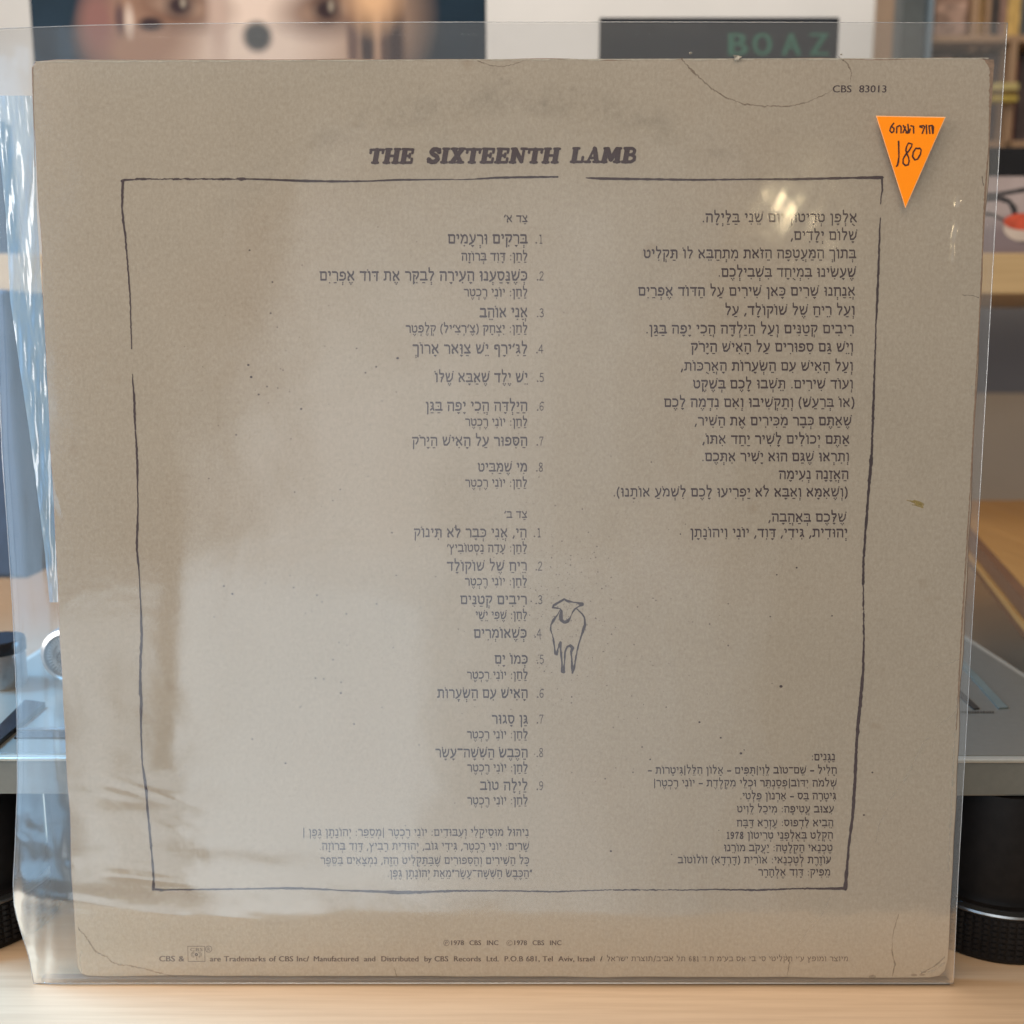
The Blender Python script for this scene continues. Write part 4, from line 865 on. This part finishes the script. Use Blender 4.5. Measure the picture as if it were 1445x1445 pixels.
# large record with a face on it, standing on the shelf, left
def cover_thing(name, x0px, x1px, y, zbot, height, matfront, label, group=None, thick=.004, cat="record", edge=None):
    a = on_y(x0px, 40, y); b = on_y(x1px, 40, y)
    o = empty(name, ((a.x+b.x)/2, y, zbot), label=label, category=cat)
    if group: o['group'] = group
    hw = (b.x-a.x)/2
    me = box("card", -hw, hw, 0, thick, 0, height, .0006, 1); link("card", me, edge or M_BLACKGLOSS, o)
    pl = mesh("printed_front", [(-hw+.0007, -.0003, .0007), (hw-.0007, -.0003, .0007), (hw-.0007, -.0003, height-.0007), (-hw+.0007, -.0003, height-.0007)], [(0, 1, 2, 3)])
    link("printed_front", pl, matfront, o)
    return o, hw
def blobs_mat(name, base, items, rough=.35):
    """flat print: soft ellipses (cx, cz, rx, rz, colour, softness, rotation) in the cover's own metres"""
    t = NT(name); c = t.add('ShaderNodeTexCoord').outputs['Object']
    col = t.ramp(t.noise(30, 3, .5, c), [(.3, tuple(x*.85 for x in base)), (.7, tuple(min(1, x*1.15) for x in base))])
    for cx, cz, rx, rz, cc, soft, rot in items:
        m = t.add('ShaderNodeMapping', {'Vector': c, 'Location': (-cx, 0, -cz)}); m2 = t.add('ShaderNodeMapping', {'Vector': m.outputs[0], 'Rotation': (0, R(rot), 0)}); m3 = t.add('ShaderNodeMapping', {'Vector': m2.outputs[0], 'Scale': (1/rx, 0, 1/rz)})
        ln = t.add('ShaderNodeVectorMath', operation='LENGTH'); t.l.new(m3.outputs[0], ln.inputs[0])
        f = t.ramp(ln.outputs['Value'], [(max(0, .5-soft/2), 1), (min(1, .5+soft/2), 0)]) if False else t.add('ShaderNodeMapRange', {'Value': ln.outputs['Value'], 'From Min': 1-soft, 'From Max': 1+soft, 'To Min': 1.0, 'To Max': 0.0}).outputs[0]
        col = t.mix(f, col, cc)
    t.put(t.b, 'Base Color', col); t.b.inputs['Roughness'].default_value = .75; t.b.inputs['Specular IOR Level'].default_value = .12; return t.m
FY = SY+.015
fo_, fhw = None, None
def fx(px): return on_y(px, 30, FY).x
fcx = (fx(44)+fx(690))/2
def fz(py): return on_y(365, py, FY).z-z_t
skin, dark, lip = (.34, .22, .155), (.035, .022, .025), (.48, .24, .18)
P = lambda px, py, rx, rz, c, s=.25, r=0: (fx(px)-fcx, fz(py), rx*.00053, rz*.00053, c, s, r)
face = blobs_mat("face_print", (.012, .026, .042), [
 P(385, 20, 195, 150, skin, .18), P(370, 10, 95, 190, (.60, .48, .41), .5), P(200, 40, 75, 60, (.26, .155, .11), .35, 20), P(140, 30, 22, 40, (.20, .10, .09), .5),
 P(262, 8, 52, 26, (.11, .055, .04), .6, -8), P(258, 9, 34, 12, (.30, .20, .15), .45, -8), P(257, 8, 18, 14, dark, .5), P(262, 4, 4, 6, (.24, .2, .16), .6),
 P(463, 14, 52, 28, (.11, .055, .04), .6, 8), P(464, 15, 34, 12, (.30, .20, .15), .45, 8), P(464, 14, 18, 15, dark, .5), P(470, 9, 4, 7, (.24, .2, .16), .6),
 P(215, 34, 16, 9, dark, .4), P(172, 26, 7, 20, (.10, .06, .06), .5), P(185, 30, 6, 18, (.48, .38, .32), .6),
 P(365, 52, 19, 19, (.05, .055, .06), .3), P(310, 20, 12, 60, (.42, .31, .26), .6), P(288, -40, 60, 9, dark, .5, -10), P(450, -40, 60, 9, dark, .5, 10),
 P(520, 60, 9, 60, dark, .4), P(545, 60, 6, 50, (.10, .06, .05), .4), P(500, 55, 8, 60, (.12, .07, .06), .5), P(560, 70, 12, 70, dark, .5), P(530, -10, 30, 40, (.62, .38, .22), .6),
 P(365, 120, 80, 22, lip, .4)])
cover_thing("record", 44, 686, FY, z_t, .315, face, "large dark record cover printed with a face and two eyes, standing at the upper left")
# small black record with green lettering
BY = SY+.06
sb = blobs_mat("black_print", (.020, .024, .030), [])
o2, hw2 = cover_thing("record", 846, 1184, BY, z_t, on_y(1015, 24, BY).z-z_t, sb, "black record cover with green BOAZ lettering at the top, centre back")
M_GREEN = plain("green_print", (.012, .10, .068), .5)
def GP(x, y, l): p = on_y(x, y, BY); return Vector((p.x-o2.location.x, -.0004-l, p.z-o2.location.z))
ink = Ink(GP, .0002)
for c_, x0 in (("B", 1029), ("O", 1063), ("A", 1104), ("Z", 1143)): latin(ink, c_, x0, x0+25, 78, 33, 1, 1, 0, 1.6)
ink.build("green_lettering", M_GREEN, o2)
ink = Ink(GP, .0002); latin(ink, "·····", 870, 892, 56, 12); 
ink = None
M_GREYP = plain("grey_print", (.10, .10, .11), .5)
# right: pale record with black curves and a red spot
RY = SY+.02
def rx_(px): return on_y(px, 280, RY).x
art = empty("record", (rx_(1490), RY, z_t), label="pale pink record cover with black curves and a red spot, right end of the shelf", category="record")
azt = on_y(1430, 208, RY).z-z_t; hw3 = (rx_(1640)-rx_(1340))/2
link("card", box("card", -hw3, hw3, 0, .004, 0, azt, .0006, 1), M_BLACKGLOSS, art)
pinkm = blobs_mat("pale_print", (.36, .30, .29), [(rx_(1425)-rx_(1490), .01, .05, .014, (.20, .16, .17), .5, 0)])
link("printed_front", mesh("printed_front", [(-hw3+.001, -.0003, .001), (hw3-.001, -.0003, .001), (hw3-.001, -.0003, on_y(1430, 249, RY).z-z_t), (-hw3+.001, -.0003, on_y(1430, 249, RY).z-z_t)], [(0, 1, 2, 3)]), pinkm, art)
def AP(x, y, l): p = on_y(x, y, RY); return Vector((p.x-art.location.x, -.0005-l, p.z-art.location.z))
M_BLKP = plain("black_print_ink", (.02, .02, .024), .5); M_RED = plain("red_print_ink", (.50, .075, .035), .5, 0, .35, 70); M_CRM = plain("cream_print_ink", (.50, .42, .36), .5)
ink = Ink(AP, .0002); ink.ribbon([(1380, 276), (1410, 274), (1450, 267), (1500, 262)], [5, 5, 6, 8], 4); ink.ribbon([(1390, 282), (1410, 280), (1423, 284), (1430, 294), (1432, 306)], [5, 6, 8, 8, 7], 3); ink.ribbon([(1380, 300), (1400, 303), (1418, 312)], [4, 4, 2], 3)
ink.ribbon([(1416, 322), (1424, 332), (1440, 341), (1470, 343)], [2, 3, 3, 3], 3); ink.build("black_curve", M_BLKP, art)
ink = Ink(AP, .0004); ink.disc(1443, 322, 28, 19, 24); ink.build("cream_spot", M_CRM, art)
ink = Ink(AP, .0007); ink.disc(1443, 313, 28, 12, 24); ink.build("red_spot", M_RED, art)

# left: dark things
da = on_y(-60, 300, SY+.01); db = on_y(7, 300, SY+.01)
link("record", box("record", da.x, db.x, SY+.012, SY+.03, z_t, on_y(0, 168, SY+.012).z, .001), M_NAVY, label="dark navy record standing on the shelf at the far left edge", category="record")
dy_ = .30; da = on_y(-160, 700, dy_); db = on_y(32, 700, dy_)
spk = empty("speaker_box", ((da.x+db.x)/2, dy_, zt+.0004), label="dark navy speaker box standing on the left of the turntable", category="speaker")
inpar(link("cabinet", box("cabinet", da.x, db.x, dy_, dy_+.07, zt+.0006, z_b-.003, .003), M_NAVY, spk), spk)

# ---------------------------------------------------------------- bookcase of records, upper right, further back
KY = 1.05
def kx(px, y=KY): return on_y(px, 40, y).x
def kz(py, y=KY): return on_y(1400, py, y).z
M_KWOOD = wood("bookcase_wood", (.30, .19, .11), (.40, .26, .16), .5, 2)
M_GLASSE = plain("blue_glass_edge", (.40, .52, .62), .15, .6)
M_DKGREY = plain("dark_grey_panel", (.085, .10, .105), .5)
bc = empty("bookcase", (kx(1400), KY, 0), label="brown wooden bookcase with records at the upper right, far back", category="bookcase")
bp = lambda name, x0, x1, y0, y1, z0, z1, m, **k: inpar(link(name, box(name, x0, x1, y0, y1, z0, z1, .001, 1), m, bc, **k), bc)
zT, zB = kz(-120), z_t-.10
bp("side_panel", kx(1264), kx(1297), KY-.02, KY+.01, zB, zT, M_DKGREY); bp("glass_edge", kx(1298.5), kx(1304), KY-.03, KY-.01, zB, zT, M_GLASSE)
bp("back_panel", kx(1300, KY+.23), kx(1750), KY+.23, KY+.24, zB, zT, M_DKGREY)
for a, b in ((1306, 1315), (1371, 1381), (1392, 1397)): bp("upright", kx(a), kx(b), KY, KY+.2, kz(72), zT, M_KWOOD)
bp("upright", kx(1420), kx(1429), KY-.02, KY+.2, zB, kz(64), M_KWOOD)
bp("shelf_board", kx(1306), kx(1750), KY-.02, KY+.2, kz(66), kz(56), M_KWOOD); bp("shelf_board", kx(1306), kx(1750), KY-.02, KY+.2, kz(212), kz(203), M_KWOOD)
spc = [(.30, .17, .12), (.36, .25, .14), (.10, .085, .08), (.45, .30, .12), (.22, .13, .10), (.05, .045, .05), (.38, .22, .17), (.50, .36, .14)]
lab = ["framed brown picture record facing out behind the glass edge", "narrow mustard record spine right of the framed brown one", "wide charcoal record spine in the upper bookcase bay", "golden record spine at the right edge of the upper bay", "dull brown record spine left of the golden one"]
items = [(1316, 1370, (.32, .20, .15)), (1382, 1391, (.45, .29, .12)), (1398, 1414, (.06, .05, .05)), (1426, 1444, (.52, .34, .11)), (1415, 1425, (.28, .17, .13))]
for (a, b, c_), lb in zip(items, lab):
    link("record", box("record", kx(a), kx(b), KY+.01, KY+.18, kz(56)+.0005, kz(-30), .001, 1), plain("spine_print", c_, .5, 0, .3, 90), label=lb, category="record")
fr = link("record", box("record", kx(1320), kx(1364), KY+.004, KY+.009, kz(48), kz(2), .0005, 1), plain("faded_picture", (.42, .28, .22), .5, 0, .5, 60), label="faded pinkish small card standing in front of the framed brown record", category="card")
row = [(1306, 1330), (1331, 1352), (1353, 1378), (1379, 1402), (1403, 1419), (1430, 1447), (1448, 1470)]
rc = [(.10, .07, .06), (.20, .13, .10), (.07, .06, .06), (.13, .09, .08), (.09, .07, .07), (.16, .035, .03), (.07, .05, .05)]
rl = ["dark brown", "tan", "charcoal", "umber", "soot grey", "dark red", "near black"]
for (a, b), c_, n_ in zip(row, rc, rl):
    link("record", box("record", kx(a), kx(b), KY+.01, KY+.18, kz(203)+.0005, kz(72+random.uniform(0, 10)), .001, 1), plain("spine_print", c_, .5, 0, .3, 90), label=n_+" record spine in the lower bookcase bay, upper right", category="record")
for i, (y0, y1, c_, n_) in enumerate(((128, 138, (.48, .40, .16), "pale yellow"), (140, 143, (.25, .15, .06), "brown"), (145, 153, (.45, .34, .07), "bright yellow"))):
    link("box", box("box", kx(1388), kx(1424), KY-.04, KY-.025, kz(y1), kz(y0), .001, 1), plain("yellow_card", c_, .5, 0, .1, 50), label=n_+" flat case lying in front of the lower bookcase bay", category="case")
